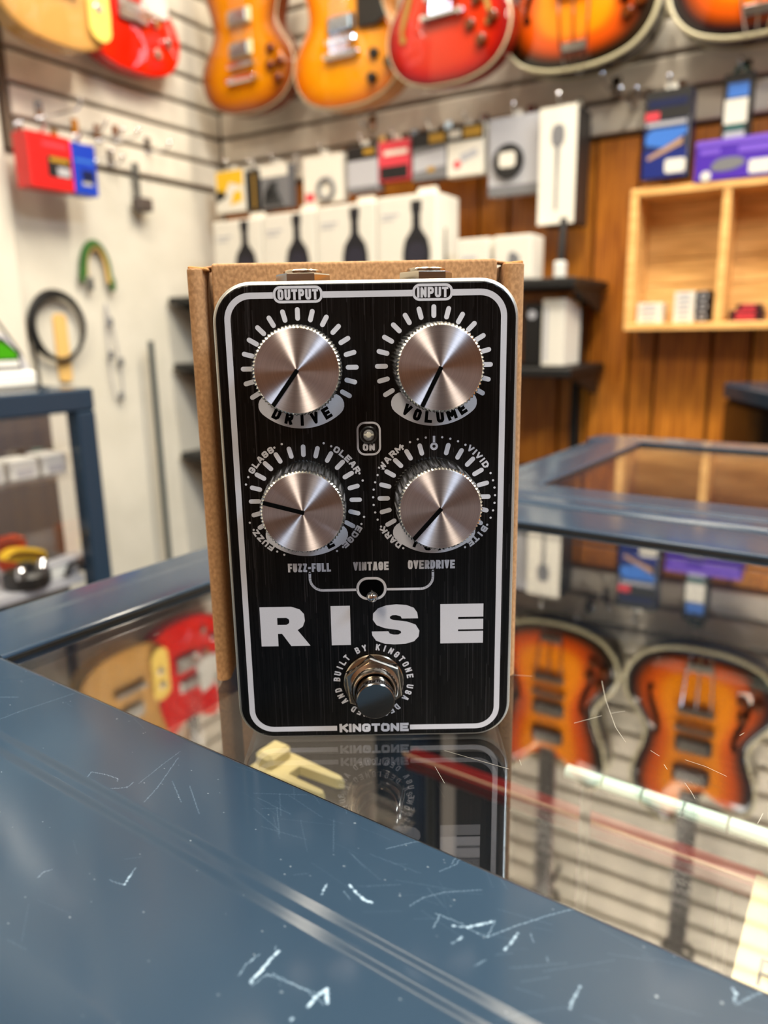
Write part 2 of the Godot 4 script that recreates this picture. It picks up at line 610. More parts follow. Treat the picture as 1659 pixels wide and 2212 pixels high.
func materials() -> void:
	# paint, metal, wood, paper
	var blue := mat("rail_paint", Color(0.142, 0.20, 0.262), 0.13)
	blue.metallic_specular = 0.34
	mat("gasket", Color(0.015, 0.017, 0.016), 0.35)
	mat("chrome", Color(0.82, 0.82, 0.83), 0.12, 1.0)
	mat("nickel", Color(0.74, 0.70, 0.64), 0.16, 1.0)
	mat("steel", Color(0.55, 0.57, 0.57), 0.35, 1.0)
	mat("black_plastic", Color(0.02, 0.02, 0.022), 0.4)
	mat("black_metal", Color(0.018, 0.017, 0.017), 0.5)
	mat("dark_navy", Color(0.03, 0.045, 0.07), 0.3)
	mat("white_card", Color(0.84, 0.82, 0.77), 0.55)
	mat("white_plastic", Color(0.82, 0.82, 0.80), 0.35)
	mat("grey_card", Color(0.42, 0.42, 0.43), 0.5)
	mat("pale_grey", Color(0.66, 0.66, 0.68), 0.4)
	mat("red_card", Color(0.80, 0.09, 0.09), 0.35)
	mat("blue_card", Color(0.03, 0.22, 0.68), 0.35)
	mat("yellow_card", Color(0.86, 0.68, 0.05), 0.45)
	mat("gold_print", Color(0.66, 0.50, 0.12), 0.4)
	mat("purple_card", Color(0.27, 0.13, 0.62), 0.35)
	mat("purple_light", Color(0.45, 0.32, 0.76), 0.35)
	mat("pink_card", Color(0.80, 0.22, 0.27), 0.4)
	mat("orange_card", Color(0.72, 0.23, 0.06), 0.45)
	mat("teal_card", Color(0.10, 0.33, 0.32), 0.4)
	mat("tan_print", Color(0.66, 0.52, 0.40), 0.5)
	mat("sky_print", Color(0.20, 0.42, 0.74), 0.4)
	mat("navy_print", Color(0.03, 0.09, 0.25), 0.35)
	mat("maroon_card", Color(0.16, 0.03, 0.06), 0.35)
	mat("cream_plastic", Color(0.83, 0.78, 0.58), 0.4)
	mat("ink_dark", Color(0.06, 0.055, 0.075), 0.45)
	mat("ink_black", Color(0.02, 0.02, 0.02), 0.5)
	mat("green_cable", Color(0.16, 0.36, 0.10), 0.5)
	mat("black_rubber", Color(0.035, 0.033, 0.032), 0.55)
	mat("yellow_wood", Color(0.86, 0.70, 0.42), 0.5)
	mat("dark_card", Color(0.17, 0.16, 0.155), 0.45)

	var glass := mat("glass", Color(1, 1, 1, 0.0), 0.0)
	glass.transparency = BaseMaterial3D.TRANSPARENCY_ALPHA
	var film := mat("clear_film", Color(0.9, 0.9, 0.95, 0.25), 0.12)
	film.transparency = BaseMaterial3D.TRANSPARENCY_ALPHA
	var edge := mat("glass_edge", Color(0.72, 0.84, 0.78), 0.12)
	edge.metallic_specular = 0.6

	textured(mat("wall_paint", Color(0.83, 0.81, 0.755), 0.6), noise_tex(0.01, Color(0.965, 0.965, 0.96), Color(1, 1, 1), 512, 4, 3), Vector3(0.9, 0.9, 0.9))
	textured(mat("ceiling_paint", Color(0.85, 0.84, 0.80), 0.9), noise_tex(0.05, Color(0.93, 0.93, 0.93), Color(1, 1, 1), 256, 4, 4), Vector3(2, 2, 2))
	textured(mat("floor_carpet", Color(0.30, 0.28, 0.26), 0.95), noise_tex(0.2, Color(0.7, 0.7, 0.7), Color(1, 1, 1), 256, 3, 5), Vector3(6, 6, 6), 0.3)
	textured(mat("slat_paint", Color(0.87, 0.84, 0.78), 0.45), noise_tex(0.02, Color(0.92, 0.92, 0.92), Color(1, 1, 1), 256, 4, 6), Vector3(1.2, 1.2, 1.2))
	textured(mat("shop_wood", Color(0.44, 0.29, 0.17), 0.5), noise_tex(0.02, Color(0.7, 0.66, 0.6), Color(1, 1, 1), 256, 4, 16), Vector3(3.0, 0.3, 3.0))
	mat("slat_groove", Color(0.46, 0.38, 0.30), 0.7)
	var grain := noise_tex(0.03, Color(0.78, 0.72, 0.62), Color(1, 1, 1), 512, 5, 7)
	var tones := [Color(0.83, 0.53, 0.17), Color(0.77, 0.47, 0.13), Color(0.88, 0.585, 0.20), Color(0.81, 0.50, 0.15)]
	for i in 4:
		textured(mat("panel_wood_%d" % i, tones[i], 0.38), grain, Vector3(7.0, 0.35, 7.0))
	mat("panel_groove", Color(0.14, 0.065, 0.02), 0.6)
	var pine := noise_tex(0.025, Color(0.88, 0.84, 0.78), Color(1, 1, 1), 512, 4, 8)
	textured(mat("pine", Color(0.95, 0.74, 0.45), 0.5), pine, Vector3(0.8, 6.0, 3.0))
	textured(mat("pine_back", Color(0.96, 0.77, 0.48), 0.55), pine, Vector3(0.5, 5.0, 3.0))
	textured(mat("cardboard", Color(0.68, 0.51, 0.34), 0.85), noise_tex(0.06, Color(0.82, 0.80, 0.78), Color(1.0, 1.0, 1.0), 512, 5, 9), Vector3(28, 20, 28), 0.012)
	textured(mat("cardboard_edge", Color(0.78, 0.55, 0.30), 0.9), noise_tex(0.1, Color(0.75, 0.75, 0.75), Color(1, 1, 1), 256, 4, 10), Vector3(60, 60, 60), 0.02)

	# pedal
	var alu := mat("blasted_aluminium", Color(0.80, 0.80, 0.78), 0.42, 1.0)
	textured(alu, noise_tex(0.25, Color(0.86, 0.86, 0.86), Color(1, 1, 1), 256, 2, 11), Vector3(90, 90, 90), 0.004)
	textured(mat("silver_ink", Color(0.70, 0.70, 0.725), 0.45), noise_tex(0.3, Color(0.90, 0.90, 0.90), Color(1, 1, 1), 256, 2, 12), Vector3(110, 110, 110))
	var plate := mat("brushed_black", Color(1, 1, 1), 0.36, 0.55)
	plate.albedo_texture = brushed_image()
	plate.uv1_scale = Vector3(15, 9, 1)
	plate.metallic_specular = 0.5
	plate.anisotropy_enabled = true
	plate.anisotropy = 0.6
	var spun := mat("spun_aluminium", Color(0.84, 0.80, 0.80), 0.36, 1.0)
	spun.anisotropy_enabled = true
	spun.anisotropy = -1.0
	spun.albedo_texture = ring_image()
	spun.uv1_scale = Vector3(1, 1, 1)
	mat("knurled_aluminium", Color(0.80, 0.80, 0.79), 0.22, 1.0)
	mat("pointer_black", Color(0.008, 0.008, 0.008), 0.7).metallic_specular = 0.15
	mat("button_chrome", Color(0.62, 0.60, 0.58), 0.14, 1.0)
	mat("led_lens", Color(0.75, 0.74, 0.66), 0.1)
	mat("hole_black", Color(0.006, 0.006, 0.007), 0.8).metallic_specular = 0.1

	M["rail_top"] = rail_material()


func brushed_image() -> ImageTexture:
	# fine vertical brush lines in a black anodised plate
	var rng := RandomNumberGenerator.new()
	rng.seed = 5
	var im := Image.create(512, 512, false, Image.FORMAT_RGB8)
	im.fill(Color(0.055, 0.052, 0.053))
	for i in 2600:
		var x := rng.randi_range(0, 511)
		var y := rng.randi_range(-60, 511)
		var v := rng.randf()
		var g := lerpf(0.0, 0.24, v * v * v)
		if rng.randf() < 0.45: g = rng.randf_range(0.0, 0.03)
		im.fill_rect(Rect2i(x, y, 1, rng.randi_range(20, 160)), Color(g * 1.02, g * 0.98, g))
	return ImageTexture.create_from_image(im)


func ring_image() -> ImageTexture:
	# turning marks: rings of slightly different tone (v runs along the radius)
	var rng := RandomNumberGenerator.new()
	rng.seed = 8
	var im := Image.create(8, 256, false, Image.FORMAT_RGB8)
	for y in 256:
		var g := rng.randf_range(0.90, 1.0)
		for x in 8: im.set_pixel(x, y, Color(g, g, g))
	return ImageTexture.create_from_image(im)


func rail_material() -> StandardMaterial3D:
	# the clerk's side rail: blue paint with scratches, scuffs and dust, mapped by metres along and across it
	var rng := RandomNumberGenerator.new()
	rng.seed = 21
	var w := 2048
	var h := 512
	var im := Image.create(w, h, false, Image.FORMAT_RGB8)
	im.fill(Color(0.142, 0.20, 0.262))
	# u: a from 0.30 (left) to -0.10, v: b from 0.125 to 0.025
	var px := func(a: float, b: float) -> Vector2: return Vector2((0.30 - a) / 0.40 * w, (0.125 - b) / 0.10 * h)
	var draw := func(pts: Array, width: float, tone: Color, strength: float) -> void:
		for i in pts.size() - 1:
			var p0: Vector2 = px.call(pts[i][0], pts[i][1])
			var p1: Vector2 = px.call(pts[i + 1][0], pts[i + 1][1])
			var n := int(p0.distance_to(p1)) + 1
			for j in n + 1:
				var q: Vector2 = p0.lerp(p1, float(j) / n)
				var r := width * rng.randf_range(0.6, 1.15)
				for dy in range(-int(r), int(r) + 1):
					for dx in range(-int(r), int(r) + 1):
						var x := int(q.x) + dx
						var y := int(q.y) + dy
						if x < 0 or y < 0 or x >= w or y >= h or dx * dx + dy * dy > r * r + 0.5: continue
						var k := strength * rng.randf_range(0.5, 1.0)
						im.set_pixel(x, y, im.get_pixel(x, y).lerp(tone, k))
	var pale := Color(0.62, 0.70, 0.76)
	for s in SCRATCHES:
		draw.call(s[2], s[0] * 0.55, pale, s[1] * 0.75)
	for i in 150:  # hairlines, denser where things slide over the middle of the rail
		var a := rng.randf_range(-0.06, 0.10) if i < 110 else rng.randf_range(0.10, 0.27)
		var b := rng.randf_range(0.088, 0.107) if i < 115 else rng.randf_range(0.045, 0.08)
		var t := rng.randf_range(-0.8, 0.9)
		var l := rng.randf_range(0.002, 0.012)
		draw.call([[a, b], [a + l * cos(t), b + l * sin(t)]], 0.5, pale, rng.randf_range(0.04, 0.16))
	for i in 260:  # dust
		var a := rng.randf_range(-0.08, 0.28)
		var b := rng.randf_range(0.04, 0.108)
		draw.call([[a, b], [a + 0.0002, b]], rng.randf_range(0.3, 1.1), Color(0.7, 0.72, 0.72), rng.randf_range(0.15, 0.6))
	var m := mat("rail_top", Color(1, 1, 1), 0.12)
	m.metallic_specular = 0.32
	m.albedo_texture = ImageTexture.create_from_image(im)
	m.texture_repeat = false
	return m


# width in texels, strength, points (metres left along the rail, metres from the clerk)
const SCRATCHES := [[2.6, 0.9, [[0.0742, 0.0659], [0.0744, 0.0687], [0.0748, 0.0717], [0.0748, 0.0728]]],
	[1.6, 0.7, [[0.0766, 0.0657], [0.0772, 0.0678], [0.0769, 0.0706]]],
	[1.2, 0.6, [[0.0735, 0.0656], [0.0732, 0.0684], [0.0638, 0.0702]]],
	[2.4, 0.9, [[0.0639, 0.0676], [0.0641, 0.0695], [0.0636, 0.0715], [0.0618, 0.0696]]],
	[1.2, 0.6, [[0.0731, 0.0679], [0.0723, 0.069], [0.0692, 0.0693], [0.0661, 0.0696], [0.0622, 0.0693]]],
	[2.4, 0.6, [[0.0646, 0.0645], [0.0644, 0.0649]]],
	[1.6, 0.6, [[0.0753, 0.0725], [0.0758, 0.0733]]],
	[1.8, 0.8, [[0.1087, 0.068], [0.1094, 0.0694], [0.1107, 0.0719]]],
	[0.9, 0.5, [[0.112, 0.0672], [0.1099, 0.0676], [0.1087, 0.068]]],
	[1.3, 0.6, [[0.1237, 0.06], [0.1242, 0.0616], [0.1235, 0.0627]]],
	[1.4, 0.6, [[0.1436, 0.0839], [0.1446, 0.0855], [0.1414, 0.0866], [0.1373, 0.0873], [0.1365, 0.0866]]],
	[1.4, 0.6, [[0.1352, 0.0841], [0.1335, 0.0854], [0.1328, 0.0865]]],
	[1.4, 0.6, [[0.1326, 0.0863], [0.1331, 0.0884]]],
	[2.2, 0.75, [[0.0535, 0.0923], [0.0513, 0.0935], [0.0497, 0.0953], [0.0482, 0.0971]]],
	[1.3, 0.6, [[0.0512, 0.0933], [0.0494, 0.0933], [0.0476, 0.0934], [0.0481, 0.0973]]],
	[0.9, 0.7, [[0.0476, 0.0934], [0.045, 0.0979], [0.0415, 0.1031], [0.0367, 0.1094]]],
	[2.0, 0.75, [[0.0441, 0.0927], [0.0438, 0.0946], [0.0439, 0.097]]],
	[2.0, 0.6, [[0.0516, 0.0892], [0.0512, 0.0903], [0.051, 0.0911]]],
	[1.5, 0.6, [[0.0421, 0.0981], [0.041, 0.0968]]],
	[1.5, 0.65, [[0.056, 0.0901], [0.0561, 0.0915], [0.0565, 0.0931]]],
	[1.6, 0.6, [[0.0574, 0.0931], [0.0522, 0.0936]]],
	[1.9, 0.8, [[0.0763, 0.0856], [0.0767, 0.0867], [0.0772, 0.0881]]],
	[2.2, 0.85, [[0.0738, 0.0903], [0.0717, 0.0894], [0.0695, 0.0888], [0.0676, 0.0889]]],
	[1.0, 0.5, [[0.0736, 0.0884], [0.0714, 0.0875]]],
	[0.9, 0.5, [[0.0737, 0.1019], [0.0712, 0.1054], [0.0686, 0.1088]]],
	[0.8, 0.5, [[0.0619, 0.092], [0.061, 0.095], [0.0586, 0.0982], [0.0535, 0.1024]]],
	[1.8, 0.7, [[0.0314, 0.0883], [0.0315, 0.0902], [0.0315, 0.0928]]],
	[1.5, 0.6, [[0.0465, 0.0872], [0.046, 0.0884], [0.0457, 0.0891]]],
	[2.2, 0.6, [[0.012, 0.1028], [0.012, 0.1047], [0.0126, 0.1053]]],
	[1.8, 0.5, [[0.0116, 0.1028], [0.0083, 0.1083]]],
	[0.8, 0.55, [[0.1984, 0.0931], [0.194, 0.096]]],
	[0.7, 0.45, [[0.1862, 0.0866], [0.1859, 0.0914], [0.183, 0.1059]]],
	[0.7, 0.5, [[0.1251, 0.0851], [0.1269, 0.0899], [0.1326, 0.1004]]],
	[0.7, 0.4, [[0.1317, 0.0887], [0.1334, 0.0964], [0.1345, 0.1027]]],
	[0.7, 0.4, [[0.1262, 0.0935], [0.1185, 0.0895]]],
	[0.8, 0.4, [[0.1216, 0.0945], [0.1123, 0.089]]],
	[0.8, 0.5, [[0.0612, 0.1051], [0.0615, 0.1072]]],
	[0.8, 0.5, [[0.062, 0.1023], [0.0605, 0.1056], [0.0607, 0.1085]]],
	[1.2, 0.5, [[0.055, 0.1249], [0.0497, 0.1241]]],
	[1.0, 0.5, [[0.038, 0.0952], [0.0374, 0.0945]]]]


func room_part(called: String, m: Mb, material: Material, xf := Transform3D()) -> MeshInstance3D:
	return solo(called, m, material, "", "", xf, "", "structure")


func room() -> void:
	var turn := Basis(heading(ROOM_TURN + 90), Vector3.UP, -heading(ROOM_TURN))
	var flat_xf := Transform3D(turn, Vector3.ZERO)
	# in that frame: x from -1.79 (left wall) to 3.4, z from -1.95 (right wall) to 3.0
	var x0 := -LEFT_WALL
	var x1 := 3.4
	var z0 := -RIGHT_WALL
	var z1 := 3.0
	var f := mb()
	f.box(Vector3((x0 + x1) / 2, -0.05, (z0 + z1) / 2), Vector3(x1 - x0 + 0.4, 0.1, z1 - z0 + 0.4))
	room_part("floor", f, M.floor_carpet, flat_xf)
	var c := mb()
	c.box(Vector3((x0 + x1) / 2, CEILING + 0.05, (z0 + z1) / 2), Vector3(x1 - x0 + 0.4, 0.1, z1 - z0 + 0.4))
	room_part("ceiling", c, M.ceiling_paint, flat_xf)
	var w := mb()
	w.box(Vector3(x1 + 0.05, CEILING / 2, (z0 + z1) / 2), Vector3(0.1, CEILING, z1 - z0 + 0.2))
	room_part("wall_front", w, M.shop_wood, flat_xf)
	w = mb()
	w.box(Vector3((x0 + x1) / 2, CEILING / 2, z1 + 0.05), Vector3(x1 - x0 + 0.2, CEILING, 0.1))
	room_part("wall_back", w, M.shop_wood, flat_xf)

	# left wall: white paint below, slats above; slats end at a cream pillar, a grey door beyond
	w = mb()
	w.box(Vector3((1.95 - 3.0) / 2, CEILING / 2, -0.07), Vector3(4.95, CEILING, 0.1))
	var wl := room_part("wall_left", w, M.wall_paint, lwall(0, 0))
	var back := mb()
	back.box(Vector3((1.225 + 1.95) / 2, (1.535 + CEILING) / 2, -0.016), Vector3(0.725, CEILING - 1.535, 0.012))
	part(wl, "slat_backing", back, M.slat_groove)
	var low := mb()
	low.box(Vector3((1.20 + 1.95) / 2, 1.527 / 2, -0.012), Vector3(0.75, 1.527, 0.02))
	part(wl, "painted_board", low, M.wall_paint)
	slats(wl, 1.228, 1.945)
	var pil := mb()
	pil.bev(Vector3(1.135, CEILING / 2, 0.0), Vector3(0.10, CEILING, 0.05), 0.004)
	room_part("trim_1", pil, M.wall_paint, lwall(0, 0))
	var strip := mb()
	strip.bev(Vector3(1.213, (1.535 + CEILING) / 2, 0.0), Vector3(0.02, CEILING - 1.535, 0.024), 0.002)
	room_part("trim_2", strip, mat("slat_trim", Color(0.36, 0.30, 0.24), 0.5), lwall(0, 0))
	var door := thing("door_1", "", "", lwall(0.62, 0.0, -0.012))
	tag(door, "", "", "", "structure")
	var leaf := mb()
	leaf.bev(Vector3(0, 1.1, 0), Vector3(0.84, 2.2, 0.04), 0.004)
	part(door, "leaf", leaf, mat("door_grey", Color(0.46, 0.50, 0.56), 0.5))
	var knob := mb()
	knob.lathe([Vector2(0, 0), Vector2(0.012, 0), Vector2(0.012, 0.03), Vector2(0.026, 0.04), Vector2(0.026, 0.055), Vector2(0, 0.062)], 20, Vector3(0.34, 1.0, 0.02), Basis(Vector3.RIGHT, Vector3.BACK, Vector3.DOWN))
	part(door, "door_handle", knob, M.chrome)

	# right wall: wood boards below, slats above
	w = mb()
	w.box(Vector3((-1.84 + 3.4) / 2, CEILING / 2, -0.07), Vector3(5.24, CEILING, 0.1))
	var wr := room_part("wall_right", w, M.panel_groove, rwall(0, 0))
	back = mb()
	back.box(Vector3((-1.79 + 3.4) / 2, (1.535 + CEILING) / 2, -0.016), Vector3(5.19, CEILING - 1.535, 0.012))
	part(wr, "slat_backing", back, M.slat_groove)
	slats(wr, -1.775, 3.4)
	var corner := mb()
	corner.box(Vector3(-1.785, (1.535 + CEILING) / 2, -0.002), Vector3(0.012, CEILING - 1.535, 0.02))
	room_part("trim_3", corner, M.slat_trim, rwall(0, 0))
	var rng := RandomNumberGenerator.new()
	rng.seed = 3
	var x := -1.79
	var widths := [0.105, 0.062, 0.128, 0.085, 0.15, 0.072]
	var i := 0
	var made := {}
	while x < 3.3:
		var bw: float = widths[i % 6]
		if not made.has(bw):
			var b := mb()
			b.bev(Vector3.ZERO, Vector3(bw - 0.006, 1.53, 0.016), 0.003)
			made[bw] = b.build()
		var o := part(wr, "board", made[bw], M["panel_wood_%d" % rng.randi_range(0, 3)])
		o.position = Vector3(x + bw / 2, 0.765, -0.010)
		x += bw
		i += 1


func slats(wall: Node3D, s0: float, s1: float) -> void:
	var m := mb()
	# a slat with a rounded lip above and below
	var pr := P2([-0.010, -0.031, 0.004, -0.033, 0.0075, -0.031, 0.009, -0.027, 0.009, 0.027, 0.0075, 0.031, 0.004, 0.033, -0.010, 0.031])
	m.sweep(pr, s0, s1)
	var mesh := m.build(20)
	var y := 1.573
	while y < CEILING:
		var o := part(wall, "slat", mesh, M.slat_paint)
		o.position = Vector3(0, y, 0)
		y += 0.0762


# ---------------------------------------------------------------- showcases
func uv_from(m: Mb, f: Callable) -> void:
	m.textured = true
	m.uv = PackedVector2Array()
	for v in m.p:
		m.uv.append(f.call(v))


func rail_profile(width: float, wide: bool) -> PackedVector2Array:
	# u from the glass outwards, v up from the glass; a flat, two beads with a channel, a flat, a rounded edge
	var q := [Vector2(0, -0.05), Vector2(0, 0.0014), Vector2(0.0003, 0.0020), Vector2(0.0008, 0.00235), Vector2(0.0014, 0.0025), Vector2(0.012, 0.0025), Vector2(0.0225, 0.0025)]
	for i in 41:  # two soft steps, 3 mm apart
		var u := 0.0235 + i * 0.0002
		q.append(Vector2(u, 0.0025 - 0.00054 * smoothstep(0.0241, 0.0263, u) - 0.00054 * smoothstep(0.0278, 0.0300, u)))
	q.append(Vector2(0.0325, 0.00142))
	var r := 0.024 if wide else 0.006
	var n := 14 if wide else 6
	for i in n + 1:
		var a := PI / 2 * (1.0 - float(i) / n)
		q.append(Vector2(width - r + r * cos(a), 0.0014 - r + r * sin(a)))
	q.append(Vector2(width, -0.05))
	return PackedVector2Array(q)


func showcase(called: String, label: String, xf: Transform3D, length: float, depth: float, front_w: float, first: bool, deck: Material, mirror_front := false) -> Node3D:
	# local origin: inner left front corner of the glass; x right, z towards the clerk (glass runs to -depth)
	var t := thing(called, label, "display case", xf)
	var rw := 0.047
	var fr := mb()
	fr.sweep(rail_profile(front_w, first), -rw, length + rw)
	if first:
		var inv := xf
		uv_from(fr, func(v: Vector3) -> Vector2:
			var a := 0.2245 - v.x
			var b := 0.108 - v.z
			return Vector2((0.30 - a) / 0.40, (0.125 - b) / 0.10))
	part(t, "front_rail", fr, M.rail_top if first else M.rail_paint, "", 30)
	var bk := mb()
	bk.xf = Transform3D(Basis(Vector3.UP, PI), Vector3(length, 0, -depth))
	bk.sweep(rail_profile(rw, false), -rw, length + rw)
	part(t, "back_rail", bk, M.rail_paint, "", 30)
	for s in 2:
		var sd := mb()
		sd.xf = Transform3D(Basis(Vector3.UP, -PI / 2 if s == 0 else PI / 2), Vector3(0 if s == 0 else length, 0, -depth if s == 0 else 0.0))
		sd.sweep(rail_profile(rw, false), 0.0, depth)
		part(t, "side_rail", sd, M.rail_paint, "", 30)
	var gk := mb()
	for e in [[Vector3(length / 2, 0.0007, -depth + 0.0003), Vector3(length, 0.0013, 0.0007)], [Vector3(0.0003, 0.0007, -depth / 2), Vector3(0.0007, 0.0013, depth)], [Vector3(length - 0.0003, 0.0007, -depth / 2), Vector3(0.0007, 0.0013, depth)], [Vector3(length / 2, 0.0007, -0.0003), Vector3(length, 0.0013, 0.0007)]]:
		gk.box(e[0], e[1])
	part(t, "gasket", gk, M.gasket)
	var gl := mb()
	gl.box(Vector3(length / 2, -0.0009, -depth / 2), Vector3(length + 0.01, 0.0018, depth + 0.01))
	part(t, "glass_top", gl, M.glass)
	if first:  # extra clear layers added just inside both faces to strengthen the reflections
		for y in [-0.00004, -0.00176]:
			var fm := mb()
			fm.quad(Vector3(-0.004, y, -depth - 0.004), Vector3(-0.004, y, 0.004), Vector3(length + 0.004, y, 0.004), Vector3(length + 0.004, y, -depth - 0.004))
			part(t, "added_reflection_layer", fm, M.glass)
	# posts, glass sides, deck and plinth
	for cx in [-rw / 2, length + rw / 2]:
		for cz in [rw / 2, -depth - rw / 2]:
			var po := mb()
			po.bev(Vector3(cx, -0.525 , cz), Vector3(0.034, 0.95, 0.034), 0.003)
			part(t, "post", po, M.rail_paint)
	var sides := mb()
	sides.box(Vector3(length / 2, -0.30, -depth - rw / 2), Vector3(length + 0.01, 0.5, 0.004))
	part(t, "glass_pane", sides, M.glass)
	for cx in [-rw / 2, length + rw / 2]:
		var sp := mb()
		sp.box(Vector3(cx, -0.30, -depth / 2), Vector3(0.004, 0.5, depth))
		part(t, "glass_pane", sp, M.glass)
	var dk := mb()
	dk.box(Vector3(length / 2, -0.56, -depth / 2), Vector3(length + rw, 0.02, depth + rw))
	part(t, "deck", dk, deck)
	var pl := mb()
	pl.bev(Vector3(length / 2, -0.785, -depth / 2), Vector3(length + rw, 0.43, depth + rw), 0.004)
	part(t, "plinth", pl, M.rail_paint)
	var door := mb()
	door.box(Vector3(length / 2, -0.30, rw / 2), Vector3(length, 0.50, 0.006))
	part(t, "rear_door", door, M.deck_grey)
	return t


func showcases() -> void:
	mat("deck_grey", Color(0.17, 0.165, 0.16), 0.7)
	var first := showcase("showcase", "blue framed glass showcase that carries the black pedal, scratched front rail", case_frame(0.2245, 0.108), 1.30, 0.2375, 0.082, true, M.deck_grey)
	var marks := mb()
	for line in GLASS_MARKS:
		for i in line.size() - 1:
			var a := Vector3(0.2245 - line[i][0], 0.00006, 0.108 - line[i][1])
			var b := Vector3(0.2245 - line[i + 1][0], 0.00006, 0.108 - line[i + 1][1])
			var n := (b - a).cross(Vector3.UP).normalized() * 0.00005
			marks.quad(a - n, a + n, b + n, b - n)
	var gm := part(first, "glass_scratches", marks, mat("scratch_pale", Color(0.55, 0.54, 0.50), 0.6))
	gm.set_meta("kind", "stuff")
	showcase("showcase", "blue framed glass showcase standing behind the pedal's showcase, empty glass top", case_frame(0.192, 0.4405), 1.25, 0.205, 0.0455, false, M.deck_grey)
	far_case()
	tall_case()


func far_case() -> void:
	# a dark blue frame corner that stands behind the second showcase
	var at := Vector3(0.655, -0.03, -1.16)
	var b := Basis(heading(CASE_TURN + 90 - 30), Vector3.UP, -heading(CASE_TURN - 30))
	var t := thing("showcase", "dark blue framed case with rounded corner before the wood boards", "display case", Transform3D(b, at))
	var rail := mb()
	rail.extrude(rrect(0.62, 0.40, 0.02, 5, Vector2(0.31, 0)), 0.985, 1.013, 0.006, 3)
	for i in rail.p.size():
		var v := rail.p[i]
		rail.p[i] = Vector3(v.x, v.z, -v.y - 0.2)
	part(t, "top_rail", rail, M.rail_paint)
	mat("dark_glass", Color(0.03, 0.045, 0.055), 0.08)
	var body := mb()
	body.bev(Vector3(0.31, 0.74, -0.2), Vector3(0.61, 0.49, 0.39), 0.012)
	part(t, "body", body, M.dark_glass)
	var base := mb()
	base.bev(Vector3(0.31, 0.2625, -0.2), Vector3(0.60, 0.465, 0.38), 0.01)
	part(t, "plinth", base, M.black_metal)


func tall_frame() -> Transform3D:
	# right front corner of the side case at floor level; x to the right, z out of its glass face
	var x := heading(CASE_TURN)
	return Transform3D(Basis(x, Vector3.UP, heading(CASE_TURN + 90)), Vector3(-0.455, 0, -1.205))


func tall_case() -> void:
	var t := thing("showcase", "navy framed glass case with strings and parts on its shelves", "display case", tall_frame())
	var L := 1.0
	var D := 0.40
	var top := 1.018
	for e in [["top_rail", Vector3(-L / 2, top - 0.0175, -0.0165), Vector3(L, 0.035, 0.033)], ["top_rail", Vector3(-L / 2, top - 0.0175, -D + 0.0165), Vector3(L, 0.035, 0.033)], ["top_rail", Vector3(-0.0165, top - 0.0175, -D / 2), Vector3(0.033, 0.035, D - 0.066)], ["bottom_rail", Vector3(-L / 2, 0.42, -D / 2), Vector3(L, 0.04, D)],
			["post", Vector3(-0.0165, 0.71, -0.0165), Vector3(0.033, 0.546, 0.033)], ["post", Vector3(-0.0165, 0.71, -D + 0.0165), Vector3(0.033, 0.546, 0.033)], ["post", Vector3(-L + 0.0165, 0.71, -0.0165), Vector3(0.033, 0.546, 0.033)], ["post", Vector3(-L + 0.0165, 0.71, -D + 0.0165), Vector3(0.033, 0.546, 0.033)], ["plinth", Vector3(-L / 2, 0.20, -D / 2), Vector3(L - 0.02, 0.40, D - 0.02)]]:
		var m := mb()
		m.bev(e[1], e[2], 0.003)
		part(t, e[0], m, M.rail_paint)
	var g := mb()
	g.box(Vector3(-L / 2, 0.71, -0.0165), Vector3(L - 0.066, 0.54, 0.004))
	part(t, "glass_pane", g, M.glass)
	g = mb()
	g.box(Vector3(-0.0165, 0.71, -D / 2), Vector3(0.004, 0.54, D - 0.066))
	part(t, "glass_pane", g, M.glass)
	g = mb()
	g.box(Vector3(-L / 2, top - 0.004, -D / 2), Vector3(L - 0.066, 0.006, D - 0.066))
	part(t, "glass_top", g, M.glass)
	g = mb()
	g.box(Vector3(-L / 2, 0.878, -D / 2), Vector3(L - 0.066, 0.006, D - 0.07))
	part(t, "glass_shelf", g, M.glass)
	g = mb()
	g.box(Vector3(-L / 2, 0.706, -D / 2), Vector3(L - 0.066, 0.012, D - 0.07))
	part(t, "shelf", g, M.pale_grey)
	g = mb()
	g.box(Vector3(-0.62, 0.72, -D + 0.05), Vector3(0.7, 0.53, 0.01))
	part(t, "back_panel", g, mat("brown_panel", Color(0.13, 0.10, 0.075), 0.6))


# hair scratches in the pedal's glass: metres left along the case, metres from the clerk
const GLASS_MARKS := [[[0.0355, 0.1693], [0.0308, 0.169], [0.026, 0.1675]], [[0.039, 0.1646], [0.0378, 0.1629]], [[0.0331, 0.1597], [0.0312, 0.1572], [0.0298, 0.1549]], [[0.0658, 0.1982], [0.0611, 0.1879], [0.0539, 0.1749], [0.0495, 0.1693]], [[0.0634, 0.1711], [0.0589, 0.1787]], [[0.0172, 0.1532], [0.017, 0.1555], [0.0169, 0.1576]], [[0.0888, 0.1878], [0.0837, 0.1901]], [[0.0573, 0.1813], [0.0546, 0.1845]], [[0.0272, 0.1879], [0.0265, 0.1899]], [[0.0677, 0.1478], [0.0663, 0.1459]], [[0.0827, 0.1342], [0.0775, 0.1298]], [[0.0434, 0.1689], [0.0409, 0.1676]], [[0.2033, 0.1483], [0.2033, 0.1511]], [[0.0845, 0.1414], [0.0679, 0.1429]]]


